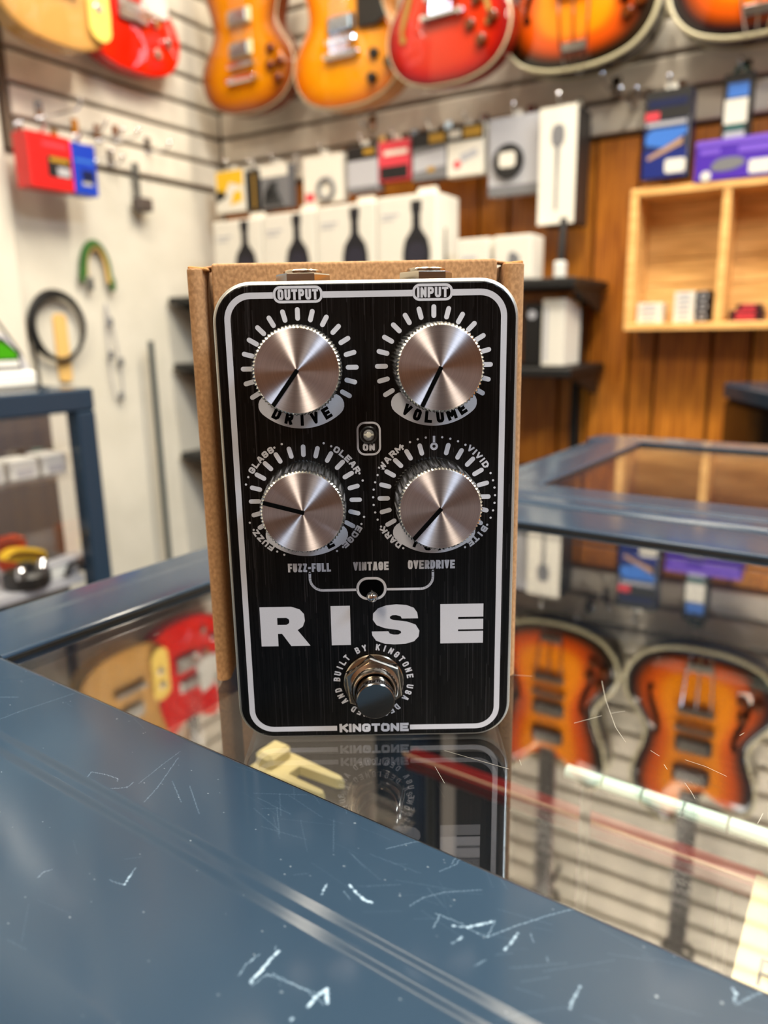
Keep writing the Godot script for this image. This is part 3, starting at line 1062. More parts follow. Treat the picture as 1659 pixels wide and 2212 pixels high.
# ---------------------------------------------------------------- the pedal (millimetres, origin at the foot of its face plate)
func pedal() -> void:
	var t := thing("effects_pedal", "black and silver guitar pedal with four knobs and the word RISE", "guitar pedal", Transform3D(Basis(), Vector3(-0.00325, G + 0.0006, -0.1705)))
	var K := 0.001
	# enclosure: rounded aluminium box behind the plate
	var body := mb(K)
	var outer := rrect(67.4, 109.9, 8.7, 12, Vector2(0, 54.55))
	body.extrude(outer, -33.0, -0.35, 0.85, 3)
	part(t, "enclosure", body, M.blasted_aluminium, "silver sandblasted metal box", 40)
	var plate := mb(K)
	plate.extrude(rrect(65.9, 108.5, 8.0, 14, Vector2(0, 54.55)), -0.9, 0.0, 0.35, 2)
	part(t, "face_plate", plate, M.brushed_black, "black brushed metal face", 40, Vector2(1, 1))

	var z := 0.03
	# border line with rounded corners, broken by the two tabs and the maker's name
	var line := mb(K)
	ring_band(line, rrect(61.9, 105.5, 5.9, 12, Vector2(0, 54.4)), 1.34, z, [[Vector2(-20.0, 104), Vector2(-9.3, 110)], [Vector2(10.3, 104), Vector2(19.0, 110)], [Vector2(-9.35, 0), Vector2(8.85, 4)]])
	part(t, "border_line", line, M.silver_ink, "silver printed border")
	for e in [[-14.65, 10.8, "OUTPUT"], [14.65, 8.8, "INPUT"]]:
		var tab := mb(K)
		ring_band(tab, rrect(e[1], 3.6, 1.55, 6, Vector2(e[0], 106.6)), 0.55, z)
		part(t, "jack_tab", tab, M.silver_ink, "silver printed frame of the word " + e[2])
		word(t, e[2], e[0] - e[1] / 2 + 1.0, e[0] + e[1] / 2 - 1.0, 105.5, 107.7, 0.24, z, 0.10)

	var centres := [Vector2(-14.9, 90.85), Vector2(14.9, 90.95), Vector2(-14.9, 60.7), Vector2(14.9, 60.9)]
	var c3: Vector2 = centres[3]
	var zb := 0.05
	var banner_words := [["DRIVE", -29.0, 14.6, 1.75], ["VOLUME", -32.0, 13.0, 1.7], ["E", 27.0, 12.0, 1.8], ["TONE", -22.0, 15.0, 1.8]]
	for i in 4:
		var c: Vector2 = centres[i]
		var ticks := mb(K)
		for a in range(-120, 121, 15):
			if i == 3 and a == 0:
				continue
			tick(ticks, c, a, 10.2, 13.1, 1.06, z)
		if i == 3:  # ring and line at the top of this scale
			ring_band(ticks, circle(c3 + Vector2(0, 11.95), 0.9, 16), 0.52, z)
			ticks.flat(PackedVector2Array([c3 + Vector2(-0.27, 12.7), c3 + Vector2(0.27, 12.7), c3 + Vector2(0.27, 14.35), c3 + Vector2(-0.27, 14.35)]), z)
			for a in [7.6, 15.2, 22.8, 30.5, 59.6, 67, 74.3, 81.4, 88.8, 96.2, 103.6, 111, 118.5, 149.0]:
				for s in [-1, 1]:
					ticks.flat(circle(c3 + Vector2(sin(deg_to_rad(a * s)), cos(deg_to_rad(a * s))) * 14.1, 0.27, 8), z)
		if i == 2:
			for a in [-20, -27.7, -65.9, -73.4, -111, -118.8, -149.6, -157, 19.5, 27, 64, 71.4, 107, 114.4, 143.5, 150.5]:
				ticks.flat(circle(c + Vector2(sin(deg_to_rad(a)), cos(deg_to_rad(a))) * 14.1, 0.27, 8), z)
		var sm := part(t, "scale_marks", ticks, M.silver_ink, "silver tick marks round one knob")
		sm.set_meta("kind", "stuff")
		var bn := mb(K)
		banner(bn, c, z)
		part(t, "knob_banner", bn, M.silver_ink, "silver curved band under one knob")
		var e: Array = banner_words[i]
		arc_word(t, e[0], c, 12.8, e[1], e[2], e[3], 2.6, 0.27, zb, true, M.pointer_black)
	for e in [["GLASS", 2, -58.5, 6.6, 1.35], ["CLEAR", 2, 33.0, 6.7, 1.35], ["FUZZ", 2, -142.5, 6.6, 1.35], ["EDGE", 2, 120.0, 6.6, 1.35], ["WARM", 3, -57.5, 7.6, 1.4], ["VIVID", 3, 36.5, 5.2, 1.35], ["DARK", 3, -143.0, 6.8, 1.35], ["BITE", 3, 123.5, 6.2, 1.35]]:
		arc_word(t, e[0], centres[e[1]], 13.25, e[2], e[3], e[4], 1.5, 0.27, z, false, M.silver_ink)
	word(t, "FUZZ-FULL", -19.7, -9.55, 43.35, 45.5, 0.24, z, 0.09)
	word(t, "VINTAGE", -4.25, 4.15, 43.5, 45.62, 0.24, z, 0.09)
	word(t, "OVERDRIVE", 8.68, 19.8, 43.65, 45.8, 0.24, z, 0.09)
	word(t, "ON", -1.32, 1.42, 72.1, 73.7, 0.3, z, 0.14)
	for e in [["DESIGNED", 141.0, 10.5], ["AND", -126.0, 10.7], ["BUILT", -86.0, 10.1], ["BY", -25.0, 11.6], ["KINGTONE", 7.7, 10.65], ["USA", 100.0, 10.5]]:
		arc_word(t, e[0], Vector2(0, 14.95), 8.2, e[1], e[2], 0.98, 1.65, 0.21, z, false, M.silver_ink)
	word(t, "KINGTONE", -8.8, 8.45, 1.2, 3.5, 0.29, z, 0.1)
	for e in [[-27.0, P2([0, 0, 4.1, 0, 4.1, 10.1, 0, 10.1])], [-27.0, P2([4, 7.3, 6.3, 7.3, 6.9, 6.9, 7, 6.4, 6.9, 5.9, 6.3, 5.5, 4, 5.5, 4, 3.2, 5.1, 3.2, 7.2, 0, 11.85, 0, 8.9, 4.1, 10.2, 5.0, 10.75, 6.5, 10.6, 8.2, 9.6, 9.4, 7.6, 10.1, 4, 10.1])],
			[-9.97, P2([0, 0, 4.65, 0, 4.65, 10.1, 0, 10.1])],
			[-0.2, P2([11.2, 6.6, 11, 8.1, 10.2, 9.3, 8.4, 10.05, 6, 10.25, 3.6, 10.05, 1.6, 9.3, 0.4, 8, 0.3, 6.4, 1.2, 5, 3.2, 4.2, 6.3, 3.7, 7, 3.4, 7.1, 2.9, 6.4, 2.5, 5.2, 2.5, 4.3, 2.8, 4, 3.4, 0, 3.4, 0.1, 2.4, 1, 1, 3, 0.2, 5.5, -0.05, 8.2, 0.1, 10.2, 0.7, 11.3, 1.9, 11.5, 3.4, 10.6, 5, 8.6, 5.8, 5.2, 6.3, 4.5, 6.6, 4.4, 7.1, 5, 7.5, 6, 7.5, 7, 7.2, 7.3, 6.6])],
			[16.35, P2([0, 0, 10.35, 0, 10.35, 3.1, 4.3, 3.1, 4.3, 3.55, 10.35, 3.55, 10.35, 6.2, 4.3, 6.2, 4.3, 6.75, 10.35, 6.75, 10.35, 10.1, 0, 10.1])]]:
		var q := PackedVector2Array()
		for v in e[1]:
			q.append(v + Vector2(e[0], 24.6))
		var rise := mb(K)
		rise.flat(q, z + (0.002 if e[1].size() > 8 else 0.0))
		part(t, "name_letter", rise, M.silver_ink, "big silver letter of the word RISE")

	# lamp window and switch frame
	var frames := mb(K)
	var lampf := mb(K)
	ring_band(lampf, rrect(5.5, 7.7, 1.9, 6, Vector2(0.1, 74.85)), 0.45, z)
	part(t, "lamp_frame", lampf, M.silver_ink, "silver printed frame of the lamp")
	ring_band(frames, rrect(7.2, 5.75, 2.75, 8, Vector2(-0.05, 38.95)), 0.6, z)
	for s in [-1.0, 1.0]:
		var pts := []
		pts.append(Vector2(14.6 * s, 43.1))
		for i in 9:
			var a := PI / 2 * i / 8
			pts.append(Vector2((11.6 + 3.0 * cos(a)) * s, 41.7 - 3.0 * sin(a)))
		pts.append(Vector2(3.5 * s, 38.7))
		for i in pts.size() - 1:
			var a: Vector2 = pts[i]
			var b: Vector2 = pts[i + 1]
			var d := (b - a).normalized() * 0.05
			var n := Vector2(-d.y, d.x).normalized() * 0.3
			frames.flat(PackedVector2Array([a - d - n, b + d - n, b + d + n, a - d + n]), z)
		frames.flat(circle(Vector2(14.6 * s, 43.1), 0.3, 10), z)
	part(t, "switch_frame", frames, M.silver_ink, "silver printed frame of the toggle switch")

	var hole := mb(K)
	hole.flat(rrect(5.6, 4.3, 2.1, 8, Vector2(-0.05, 38.95)), 0.02)
	part(t, "switch_slot", hole, M.hole_black)
	var tog := mb(K)
	tog.tube([Vector3(0.0, 39.1, 0.3), Vector3(0.15, 38.5, 4.2)], 0.62, 12, false, 0.85)
	tog.ball(Vector3(0.15, 38.45, 4.4), 1.3, 20)
	part(t, "toggle_switch", tog, M.chrome, "small chrome ball toggle")
	var bez := mb(K)
	bez.lathe([Vector2(2.05, 0), Vector2(2.05, 0.35), Vector2(1.8, 0.6), Vector2(1.55, 0.55), Vector2(1.5, 0.1), Vector2(0, 0.05)], 28, Vector3(0.1, 75.7, 0.0), Basis(Vector3.RIGHT, Vector3.BACK, Vector3.DOWN))
	part(t, "lamp_bezel", bez, M.black_plastic)
	var led := mb(K)
	led.lathe([Vector2(1.3, 0.1), Vector2(1.3, 0.5), Vector2(1.1, 1.0), Vector2(0.7, 1.4), Vector2(0, 1.55)], 24, Vector3(0.1, 75.7, 0.0), Basis(Vector3.RIGHT, Vector3.BACK, Vector3.DOWN))
	var lens := mat("led_clear", Color(1, 1, 1, 0.15), 0.02)
	lens.transparency = BaseMaterial3D.TRANSPARENCY_ALPHA
	part(t, "lamp_lens", led, lens, "clear unlit lamp")
	var core := mb(K)
	core.lathe([Vector2(0.62, 0.1), Vector2(0.62, 0.75), Vector2(0.0, 0.8)], 16, Vector3(0.1, 75.8, 0.0), Basis(Vector3.RIGHT, Vector3.BACK, Vector3.DOWN))
	core.bev(Vector3(0.1, 75.8, 0.45), Vector3(2.2, 0.35, 0.2), 0.05)
	part(t, "lamp_core", core, M.led_lens)

	knobs(t, centres, K)
	foot_switch(t, K)
	for cx in [-15.0, 14.2]:
		var nut := mb(K)
		var hexa := PackedVector2Array()
		for i in 6:
			hexa.append(Vector2.from_angle(TAU * i / 6 + (0.0 if cx < 0 else 0.2)) * 6.4)
		nut.xf = Transform3D(Basis(Vector3.RIGHT, Vector3.FORWARD, Vector3.UP), Vector3(cx * K, 0.1094, -0.0165))
		nut.extrude(hexa, 0, 2.6, 0.5, 2)
		part(t, "jack_nut", nut, M.nickel, "hexagonal metal jack nut", 25)
		var th := mb(K)
		th.xf = nut.xf
		th.lathe([Vector2(4.6, 0), Vector2(4.6, 3.1), Vector2(4.2, 3.4), Vector2(3.2, 3.4), Vector2(3.2, 0.5), Vector2(0, 0.5)], 28, Vector3.ZERO, Basis(Vector3.RIGHT, Vector3.BACK, Vector3.DOWN))
		part(t, "jack_socket", th, M.nickel)


func word(t: Node3D, w: String, x0: float, x1: float, y0: float, y1: float, s: float, z: float, gap: float) -> void:
	var m := mb(0.001)
	text(m, w, x0, x1, y0, y1, s, z, gap)
	part(t, "lettering", m, M.silver_ink, "silver printed word " + w)


func arc_word(t: Node3D, w: String, c: Vector2, r: float, start: float, step: float, gw: float, h: float, s: float, z: float, below: bool, m: Material) -> void:
	var b := mb(0.001)
	arc_text(b, w, c, r, start, step, gw, h, s, z, below)
	part(t, "lettering", b, m, ("black" if below else "silver") + " printed word " + w if w.length() > 1 else "black printed letter")


func circle(at: Vector2, r: float, n := 24) -> PackedVector2Array:
	var out := PackedVector2Array()
	for i in n:
		out.append(at + Vector2.from_angle(TAU * i / n) * r)
	return out


func ring_band(m: Mb, poly: PackedVector2Array, width: float, z: float, gaps := []) -> void:
	# a printed line of that width inside the closed outline, left out where it crosses a gap box
	var inn := Mb.inset(poly, width)
	var n := poly.size()
	for i in n:
		var j := (i + 1) % n
		var steps := maxi(1, int(poly[i].distance_to(poly[j]) / 0.15)) if gaps.size() and poly[i].distance_to(poly[j]) > 3 else 1
		for s in steps:
			var a := poly[i].lerp(poly[j], float(s) / steps)
			var b := poly[i].lerp(poly[j], float(s + 1) / steps)
			var c := inn[i].lerp(inn[j], float(s + 1) / steps)
			var d := inn[i].lerp(inn[j], float(s) / steps)
			var mid := (a + b + c + d) / 4
			var skip := false
			for g in gaps:
				if mid.x > g[0].x and mid.x < g[1].x and mid.y > g[0].y and mid.y < g[1].y: skip = true
			if not skip:
				m.quad(Vector3(a.x, a.y, z), Vector3(b.x, b.y, z), Vector3(c.x, c.y, z), Vector3(d.x, d.y, z))


func tick(m: Mb, c: Vector2, deg: float, r0: float, r1: float, w: float, z: float) -> void:
	var d := Vector2(sin(deg_to_rad(deg)), cos(deg_to_rad(deg)))
	var n := Vector2(-d.y, d.x)
	var poly := PackedVector2Array()
	for i in 7:
		var a := PI * i / 6
		poly.append(c + d * (r1 - w / 2 + sin(a) * w / 2) - n * cos(a) * w / 2)
	for i in 7:
		var a := PI * i / 6
		poly.append(c + d * (r0 + w / 2 - sin(a) * w / 2) + n * cos(a) * w / 2)
	m.flat(poly, z)


func banner(m: Mb, c: Vector2, z: float) -> void:
	# a band that bends round the lower side of a knob, ends rounded
	var poly := PackedVector2Array()
	for i in 25:
		var a := deg_to_rad(-41.0 + 82.0 * i / 24)
		poly.append(c + Vector2(sin(a), -cos(a)) * 13.4)
	for i in range(1, 9):
		var a := deg_to_rad(41.0)
		var mid := Vector2(sin(a), -cos(a)) * 10.9
		var w := PI * i / 9
		poly.append(c + mid + (Vector2(sin(a), -cos(a)) * cos(w) + Vector2(cos(a), sin(a)) * sin(w)) * 2.5)
	for i in 25:
		var a := deg_to_rad(41.0 - 82.0 * i / 24)
		poly.append(c + Vector2(sin(a), -cos(a)) * 8.4)
	for i in range(1, 9):
		var a := deg_to_rad(-41.0)
		var mid := Vector2(sin(a), -cos(a)) * 10.9
		var w := PI * i / 9
		poly.append(c + mid + (-Vector2(sin(a), -cos(a)) * cos(w) - Vector2(cos(a), sin(a)) * sin(w)) * 2.5)
	m.flat(poly, z)


func knobs(t: Node3D, centres: Array, K: float) -> void:
	var side := mb(K)
	# knurled skirt with a bright chamfer; y runs out of the plate
	side.lathe([Vector2(9.25, 0.5), Vector2(9.4, 0.8), Vector2(9.4, 10.9), Vector2(9.15, 11.5), Vector2(8.75, 11.9)], 144, Vector3.ZERO, Basis(), 0.035)
	side.lathe([Vector2(8.75, 11.88), Vector2(8.5, 12.0)], 72)
	side.lathe([Vector2(0, 0.5), Vector2(9.0, 0.5)], 72)
	var skirt := side.build(12)
	# turned cap: a very flat cone, mapped by angle and radius
	var cap := mb(K)
	var n := 96
	for j in n:
		var a0 := TAU * j / n
		var a1 := TAU * (j + 1) / n
		var prev := 0.0
		for r in [2.2, 4.4, 6.6, 8.72]:
			var f := func(a: float, q: float) -> Vector3: return Vector3(cos(a) * q, 12.12 - 0.012 * q, -sin(a) * q)
			var u0 := Vector2(float(j) / n, prev / 8.72)
			var u1 := Vector2(float(j + 1) / n, prev / 8.72)
			var u2 := Vector2(float(j + 1) / n, r / 8.72)
			var u3 := Vector2(float(j) / n, r / 8.72)
			if prev > 0.0:
				cap.truv(f.call(a0, prev), f.call(a0, r), f.call(a1, r), u0, u3, u2)
				cap.truv(f.call(a0, prev), f.call(a1, r), f.call(a1, prev), u0, u2, u1)
			else:
				cap.truv(f.call(a0, 0.0), f.call(a0, r), f.call(a1, r), Vector2((j + 0.5) / n, 0), u3, u2)
			prev = r
	var face := cap.build(60)
	var mark := mb(K)
	mark.bev(Vector3(4.25, 12.1, 0), Vector3(9.1, 0.12, 0.95), 0.02)
	var pointer := mark.build()
	var names := ["drive knob", "volume knob", "fuzz knob", "tone knob"]
	var turns := [233.7, 243.7, 164.0, 228.0]
	for i in 4:
		var k := Node3D.new()
		k.name = "knob"
		t.add_child(k, true)
		var c: Vector2 = centres[i]
		k.transform = Transform3D(Basis(Vector3.UP, deg_to_rad(2.9)) * Basis(Vector3.RIGHT, Vector3.BACK, Vector3.DOWN), Vector3(c.x * K, c.y * K, 0))
		k.set_meta("label", "silver knurled " + names[i] + " with spun face")
		part(k, "skirt", skirt, M.knurled_aluminium)
		part(k, "cap", face, M.spun_aluminium, "spun aluminium cap")
		var p := part(k, "pointer", pointer, M.pointer_black, "black pointer line")
		p.rotation.y = deg_to_rad(turns[i])


func foot_switch(t: Node3D, K: float) -> void:
	var f := Node3D.new()
	f.name = "foot_switch"
	t.add_child(f)
	f.transform = Transform3D(Basis(Vector3.UP, deg_to_rad(2.9)) * Basis(Vector3.RIGHT, Vector3.BACK, Vector3.DOWN), Vector3(0, 14.95 * K, 0))
	f.set_meta("label", "chrome foot switch with hexagonal nut")
	var w := mb(K)
	w.lathe([Vector2(7.35, 0), Vector2(7.35, 0.6), Vector2(7.1, 0.85), Vector2(0, 0.85)], 56)
	part(f, "washer", w, M.nickel)
	var nut := mb(K)
	var hexa := PackedVector2Array()
	for i in 6:
		hexa.append(Vector2.from_angle(TAU * i / 6 + 0.12 + PI / 2) * 7.5)
	nut.xf = Transform3D(Basis(Vector3.RIGHT, Vector3.FORWARD, Vector3.UP), Vector3.ZERO)
	nut.extrude(hexa, 0.85, 2.9, 0.7, 3)
	part(f, "nut", nut, M.nickel, "", 25)
	var bu := mb(K)
	var pr := [Vector2(6.0, 2.9)]
	for i in 4:
		pr.append(Vector2(5.9, 2.95 + i * 0.35))
		pr.append(Vector2(5.55, 3.12 + i * 0.35))
	pr.append_array([Vector2(5.6, 4.4), Vector2(5.45, 5.3), Vector2(5.1, 5.8), Vector2(4.85, 5.9), Vector2(4.6, 5.7), Vector2(4.5, 5.0)])
	bu.lathe(pr, 56)
	part(f, "bushing", bu, M.nickel, "", 30)
	var bt := mb(K)
	bt.lathe([Vector2(4.35, 4.6), Vector2(4.35, 7.6)], 56)
	bt.lathe([Vector2(4.38, 7.6), Vector2(4.55, 7.9), Vector2(4.62, 9.9), Vector2(4.5, 10.3), Vector2(4.25, 10.5), Vector2(0, 10.55)], 64)
	part(f, "button", bt, M.button_chrome, "", 30)


# ---------------------------------------------------------------- the carton behind the pedal
func carton() -> void:
	var t := thing("cardboard_carton", "brown cardboard carton standing upright behind the black pedal", "cardboard box", Transform3D(Basis(), Vector3(-0.0066, G, -0.2045)))
	var K := 0.001
	# metres-in-millimetres: x -43.7..44.3, height 116, depth 60
	var body := mb(K)
	body.bev(Vector3(0.3, 57.6, -44.0), Vector3(86.6, 115.2, 36.0), 0.8)
	part(t, "tray", body, M.cardboard)
	var lid := mb(K)
	lid.extrude(rounded_top(-37.3, 37.2, 0.4, 116.9), -5.6, -1.2, 0.7, 3)
	part(t, "lid_panel", lid, M.cardboard)
	var dust := mb(K)
	dust.bev(Vector3(0.3, 116.1, -34), Vector3(75.0, 1.6, 55.0), 0.6)
	part(t, "lid_top", dust, M.cardboard)
	for s in [-1.0, 1.0]:
		var f := mb(K)
		# rolled side wall: thick, rounded towards the viewer
		var pr := PackedVector2Array()
		var w := 4.0 if s < 0 else 5.2
		for q in rrect(w, 26.0, 2.0, 6):
			pr.append(q)
		f.xf = Transform3D(Basis(Vector3.RIGHT, Vector3.FORWARD, Vector3.UP), Vector3((0.3 + s * (43.8 - w / 2)) * K, 0, -0.012))
		f.extrude(pr, 0.2 if s < 0 else 0.2, 115.6, 0.4, 2)
		part(t, "side_roll", f, M.cardboard)
		var lip := mb(K)
		lip.bev(Vector3(0.3 + s * 41.2, 115.7, -4.5), Vector3(4.9, 0.9, 7.0), 0.3, Basis(Vector3.BACK, 0.10 * s))
		part(t, "torn_edge", lip, M.cardboard_edge, "pale torn top edge")
		var curl := mb(K)
		curl.bev(Vector3(0.3 + s * 38.6, 116.2, -7.0), Vector3(4.0, 0.7, 5.0), 0.25, Basis(Vector3.BACK, -0.12 * s))
		part(t, "tuck_flap", curl, M.cardboard)


func rounded_top(x0: float, x1: float, y0: float, y1: float) -> PackedVector2Array:
	var pts := PackedVector2Array([Vector2(x0, y0), Vector2(x1, y0)])
	for i in 5:
		var a := PI / 2 * i / 4
		pts.append(Vector2(x1 - 0.8 + 0.8 * cos(a), y1 - 0.8 + 0.8 * sin(a)))
	for i in 5:
		var a := PI / 2 * (1 + i / 4.0)
		pts.append(Vector2(x0 + 0.8 + 0.8 * cos(a), y1 - 0.8 + 0.8 * sin(a)))
	return pts


# ---------------------------------------------------------------- guitars on their hangers
const LOWER := [0, 0, 0.06, 0.004, 0.115, 0.022, 0.150, 0.055, 0.165, 0.098, 0.158, 0.138, 0.134, 0.172, 0.116, 0.20, 0.111, 0.225]
const SHOULDER := [0.118, 0.262, 0.133, 0.305, 0.138, 0.35, 0.122, 0.395, 0.085, 0.425, 0.04, 0.438]
const HORN := [0.120, 0.262, 0.133, 0.30, 0.134, 0.345, 0.114, 0.372, 0.086, 0.368, 0.062, 0.348, 0.035, 0.34]
const TALL_HORN := [0.121, 0.262, 0.138, 0.31, 0.146, 0.37, 0.13, 0.415, 0.1, 0.422, 0.074, 0.396, 0.05, 0.376, 0.03, 0.372]


func body_outline(left: Array, right: Array, width: float, length: float) -> PackedVector2Array:
	var pts := []
	var half := func(up: Array) -> Array:
		var h := []
		for i in range(2, LOWER.size(), 2): h.append(Vector2(LOWER[i], LOWER[i + 1]))
		for i in range(0, up.size(), 2): h.append(Vector2(up[i], up[i + 1]))
		return h
	pts.append(Vector2.ZERO)
	for v in half.call(right): pts.append(v)
	var l: Array = half.call(left)
	l.reverse()
	for v in l: pts.append(Vector2(-v.x, v.y))
	var out := smooth(pts, 4)
	for i in out.size():
		out[i] *= Vector2(width / 0.33, length / 0.438)
	return out


func guitar(called: String, label: String, xf: Transform3D, o: Dictionary) -> Node3D:
	# origin: lowest point of the body, on its front face; x right, y up along the neck, z to the viewer
	var t := thing(called, label, "electric guitar", xf, "guitars hanging on the slat walls")
	var w: float = o.get("width", 0.33)
	var len: float = o.get("length", 0.438)
	var th: float = o.get("thick", 0.055)
	var out := body_outline(o.get("left", SHOULDER), o.get("right", HORN), w, len)
	var arch: float = o.get("arch", 0.012)
	var edge: Color = o.edge.srgb_to_linear()
	var mid: Color = o.mid.srgb_to_linear()
	var heart: Color = o.heart.srgb_to_linear()
	var side: Color = o.side.srgb_to_linear()
	var burst: float = o.get("burst", 0.5)
	var m := mb()
	m.colored = true
	var ks := [1.0, 0.965, 0.92, 0.86, 0.78, 0.68, 0.56, 0.42, 0.25, 0.0]
	var rings := []
	for k in ks:
		var ring := []
		for p in out:
			var c := Vector2(0, clampf(p.y, 0.25 * len, 0.72 * len))
			var q: Vector2 = c + (p - c) * k
			ring.append(Vector3(q.x, q.y, arch * (1.0 - k * k) - (0.003 if k == 1.0 else 0.0)))
		rings.append(ring)
	var shade := func(k: float) -> Color:
		var d := 1.0 - k
		if d < burst: return edge.lerp(mid, smoothstep(burst * 0.3, burst, d))
		return mid.lerp(heart, smoothstep(burst, minf(burst * 1.45 + 0.05, 1.0), d))
	var n := out.size()
	for r in ks.size() - 1:
		var c0: Color = shade.call(ks[r])
		var c1: Color = shade.call(ks[r + 1])
		for i in n:
			var j := (i + 1) % n
			m.trc(rings[r][i], rings[r][j], rings[r + 1][j], c0, c0, c1)
			m.trc(rings[r][i], rings[r + 1][j], rings[r + 1][i], c0, c1, c1)
	m.col = side
	var inn := Mb.inset(out, 0.004)
	for i in n:
		var j := (i + 1) % n
		var a: Vector3 = rings[0][i]
		var b: Vector3 = rings[0][j]
		m.quad(Vector3(a.x, a.y, -th + 0.004), Vector3(b.x, b.y, -th + 0.004), b, a)
		m.quad(Vector3(inn[i].x, inn[i].y, -th), Vector3(inn[j].x, inn[j].y, -th), Vector3(b.x, b.y, -th + 0.004), Vector3(a.x, a.y, -th + 0.004))
	m.back(inn, -th)
	while m.c.size() < m.p.size(): m.c.append(side)
	var lacquer: StandardMaterial3D = M.get("lacquer") if M.has("lacquer") else glossy(mat("lacquer", Color.WHITE, 0.4), 0.03)
	lacquer.vertex_color_use_as_albedo = true
	lacquer.metallic_specular = 0.2
	part(t, "body", m, lacquer, "", 50)
	if o.has("binding"):
		var bd := mb()
		var path := []
		for i in n: path.append(Vector3(out[i].x, out[i].y, -0.004))
		bd.tube(path, o.get("binding_width", 0.0026), 6, true)
		part(t, "binding", bd, o.binding)
		if o.get("back_binding", false):
			var b2 := mb()
			var p2 := []
			for i in n: p2.append(Vector3(out[i].x, out[i].y, -th + 0.005))
			b2.tube(p2, 0.0026, 6, true)
			part(t, "binding", b2, o.binding)
	# neck, fingerboard, head
	var nw := 0.044
	var y0: float = len - 0.075 if not o.get("deep", false) else len - 0.05
	var y1: float = y0 + 0.46
	var nk := mb()
	nk.bev(Vector3(0, (y0 + y1) / 2, -0.006), Vector3(nw * 0.94, y1 - y0, 0.020), 0.008)
	part(t, "neck", nk, o.get("neck", M.neck_wood))
	var fb := mb()
	fb.bev(Vector3(0, (y0 - 0.03 + y1) / 2, 0.0085), Vector3(nw, y1 - y0 + 0.03, 0.006), 0.001)
	part(t, "fingerboard", fb, o.get("board", M.rosewood))
	var fr := mb()
	for i in 20:
		var fy := y1 - (y1 - y0 + 0.03) * (1.0 - pow(0.9438, i + 1)) * 1.42
		if fy > y0 - 0.025: fr.box(Vector3(0, fy, 0.012), Vector3(nw - 0.001, 0.0018, 0.0012))
	part(t, "frets", fr, M.chrome)
	var hd := mb()
	hd.extrude(P2([-0.022, 0, 0.022, 0, 0.037, 0.03, 0.040, 0.15, 0.012, 0.172, 0, 0.160, -0.012, 0.172, -0.040, 0.15, -0.037, 0.03]), -0.014, 0.001, 0.001)
	var h := part(t, "headstock", hd, o.get("head", M.black_lacquer))
	h.position = Vector3(0, y1, 0.004)
	h.rotation.x = -0.2
	for s in [-1.0, 1.0]:
		for i in 3:
			var tn := mb()
			tn.lathe([Vector2(0.004, 0), Vector2(0.004, 0.012), Vector2(0.003, 0.014), Vector2(0, 0.014)], 10, Vector3(s * 0.028, 0.04 + i * 0.042, 0.001), Basis(Vector3.RIGHT, Vector3.BACK, Vector3.DOWN))
			tn.bev(Vector3(s * 0.052, 0.04 + i * 0.042, -0.008), Vector3(0.018, 0.016, 0.009), 0.003)
			part(h, "tuner", tn, M.chrome)
	var st := mb()
	var ty: float = o.get("tail", 0.115)
	for i in 6:
		st.tube([Vector3(-0.025 + i * 0.010, ty, 0.030), Vector3(-0.018 + i * 0.0072, y1, 0.0155)], 0.0005, 4)
	part(t, "strings", st, M.chrome)
	# hardware
	for py in o.get("pickups", []):
		var pk := mb()
		pk.bev(Vector3(0, py, arch + 0.005), Vector3(0.085, 0.040, 0.010), 0.004)
		part(t, "pickup_ring", pk, o.get("ring", M.cream_plastic))
		var pc := mb()
		pc.bev(Vector3(0, py, arch + 0.011), Vector3(0.068, 0.034, 0.010), 0.003)
		var cover := part(t, "pickup", pc, o.get("cover", M.black_plastic))
		var poles := mb()
		for i in 6:
			poles.lathe([Vector2(0.0022, 0), Vector2(0.0022, 0.001), Vector2(0, 0.001)], 8, Vector3(-0.026 + i * 0.0104, py + 0.008, arch + 0.016), Basis(Vector3.RIGHT, Vector3.BACK, Vector3.DOWN))
		part(cover, "pole_pieces", poles, M.chrome)
	if o.has("bridge"):
		var br := mb()
		br.bev(Vector3(0, o.bridge, arch + 0.012), Vector3(0.092, 0.013, 0.010), 0.003)
		for s in [-1.0, 1.0]:
			br.lathe([Vector2(0.007, 0), Vector2(0.007, 0.003), Vector2(0.003, 0.004), Vector2(0.003, 0.012)], 14, Vector3(s * 0.037, o.bridge, arch), Basis(Vector3.RIGHT, Vector3.BACK, Vector3.DOWN))
		part(t, "bridge", br, M.chrome)
	var tl := mb()
	if o.get("trapeze", false):
		tl.bev(Vector3(0, ty, arch + 0.010), Vector3(0.085, 0.020, 0.010), 0.003)
		for s in [-1.0, 0.0, 1.0]:
			tl.tube([Vector3(s * 0.034, ty, arch + 0.010), Vector3(s * 0.030, 0.05, arch * 0.6 + 0.006), Vector3(s * 0.020, 0.004, 0.003)], 0.0022, 6)
		tl.bev(Vector3(0, 0.040, 0.010), Vector3(0.055, 0.020, 0.006), 0.002)
	else:
		tl.bev(Vector3(0, ty, arch + 0.012), Vector3(0.108, 0.016, 0.013), 0.005)
		for s in [-1.0, 1.0]:
			tl.lathe([Vector2(0.008, 0), Vector2(0.008, 0.016), Vector2(0.006, 0.019), Vector2(0, 0.019)], 16, Vector3(s * 0.046, ty, arch), Basis(Vector3.RIGHT, Vector3.BACK, Vector3.DOWN))
	part(t, "tailpiece", tl, M.chrome)
	for kp in o.get("knobs", []):
		var kb := mb()
		kb.lathe([Vector2(0.0135, 0), Vector2(0.0135, 0.002), Vector2(0.012, 0.013), Vector2(0.010, 0.015), Vector2(0, 0.015)], 24, Vector3(kp.x, kp.y, arch * 0.45), Basis(Vector3.RIGHT, Vector3.BACK, Vector3.DOWN))
		part(t, "control_knob", kb, o.get("knob", M.amber_knob))
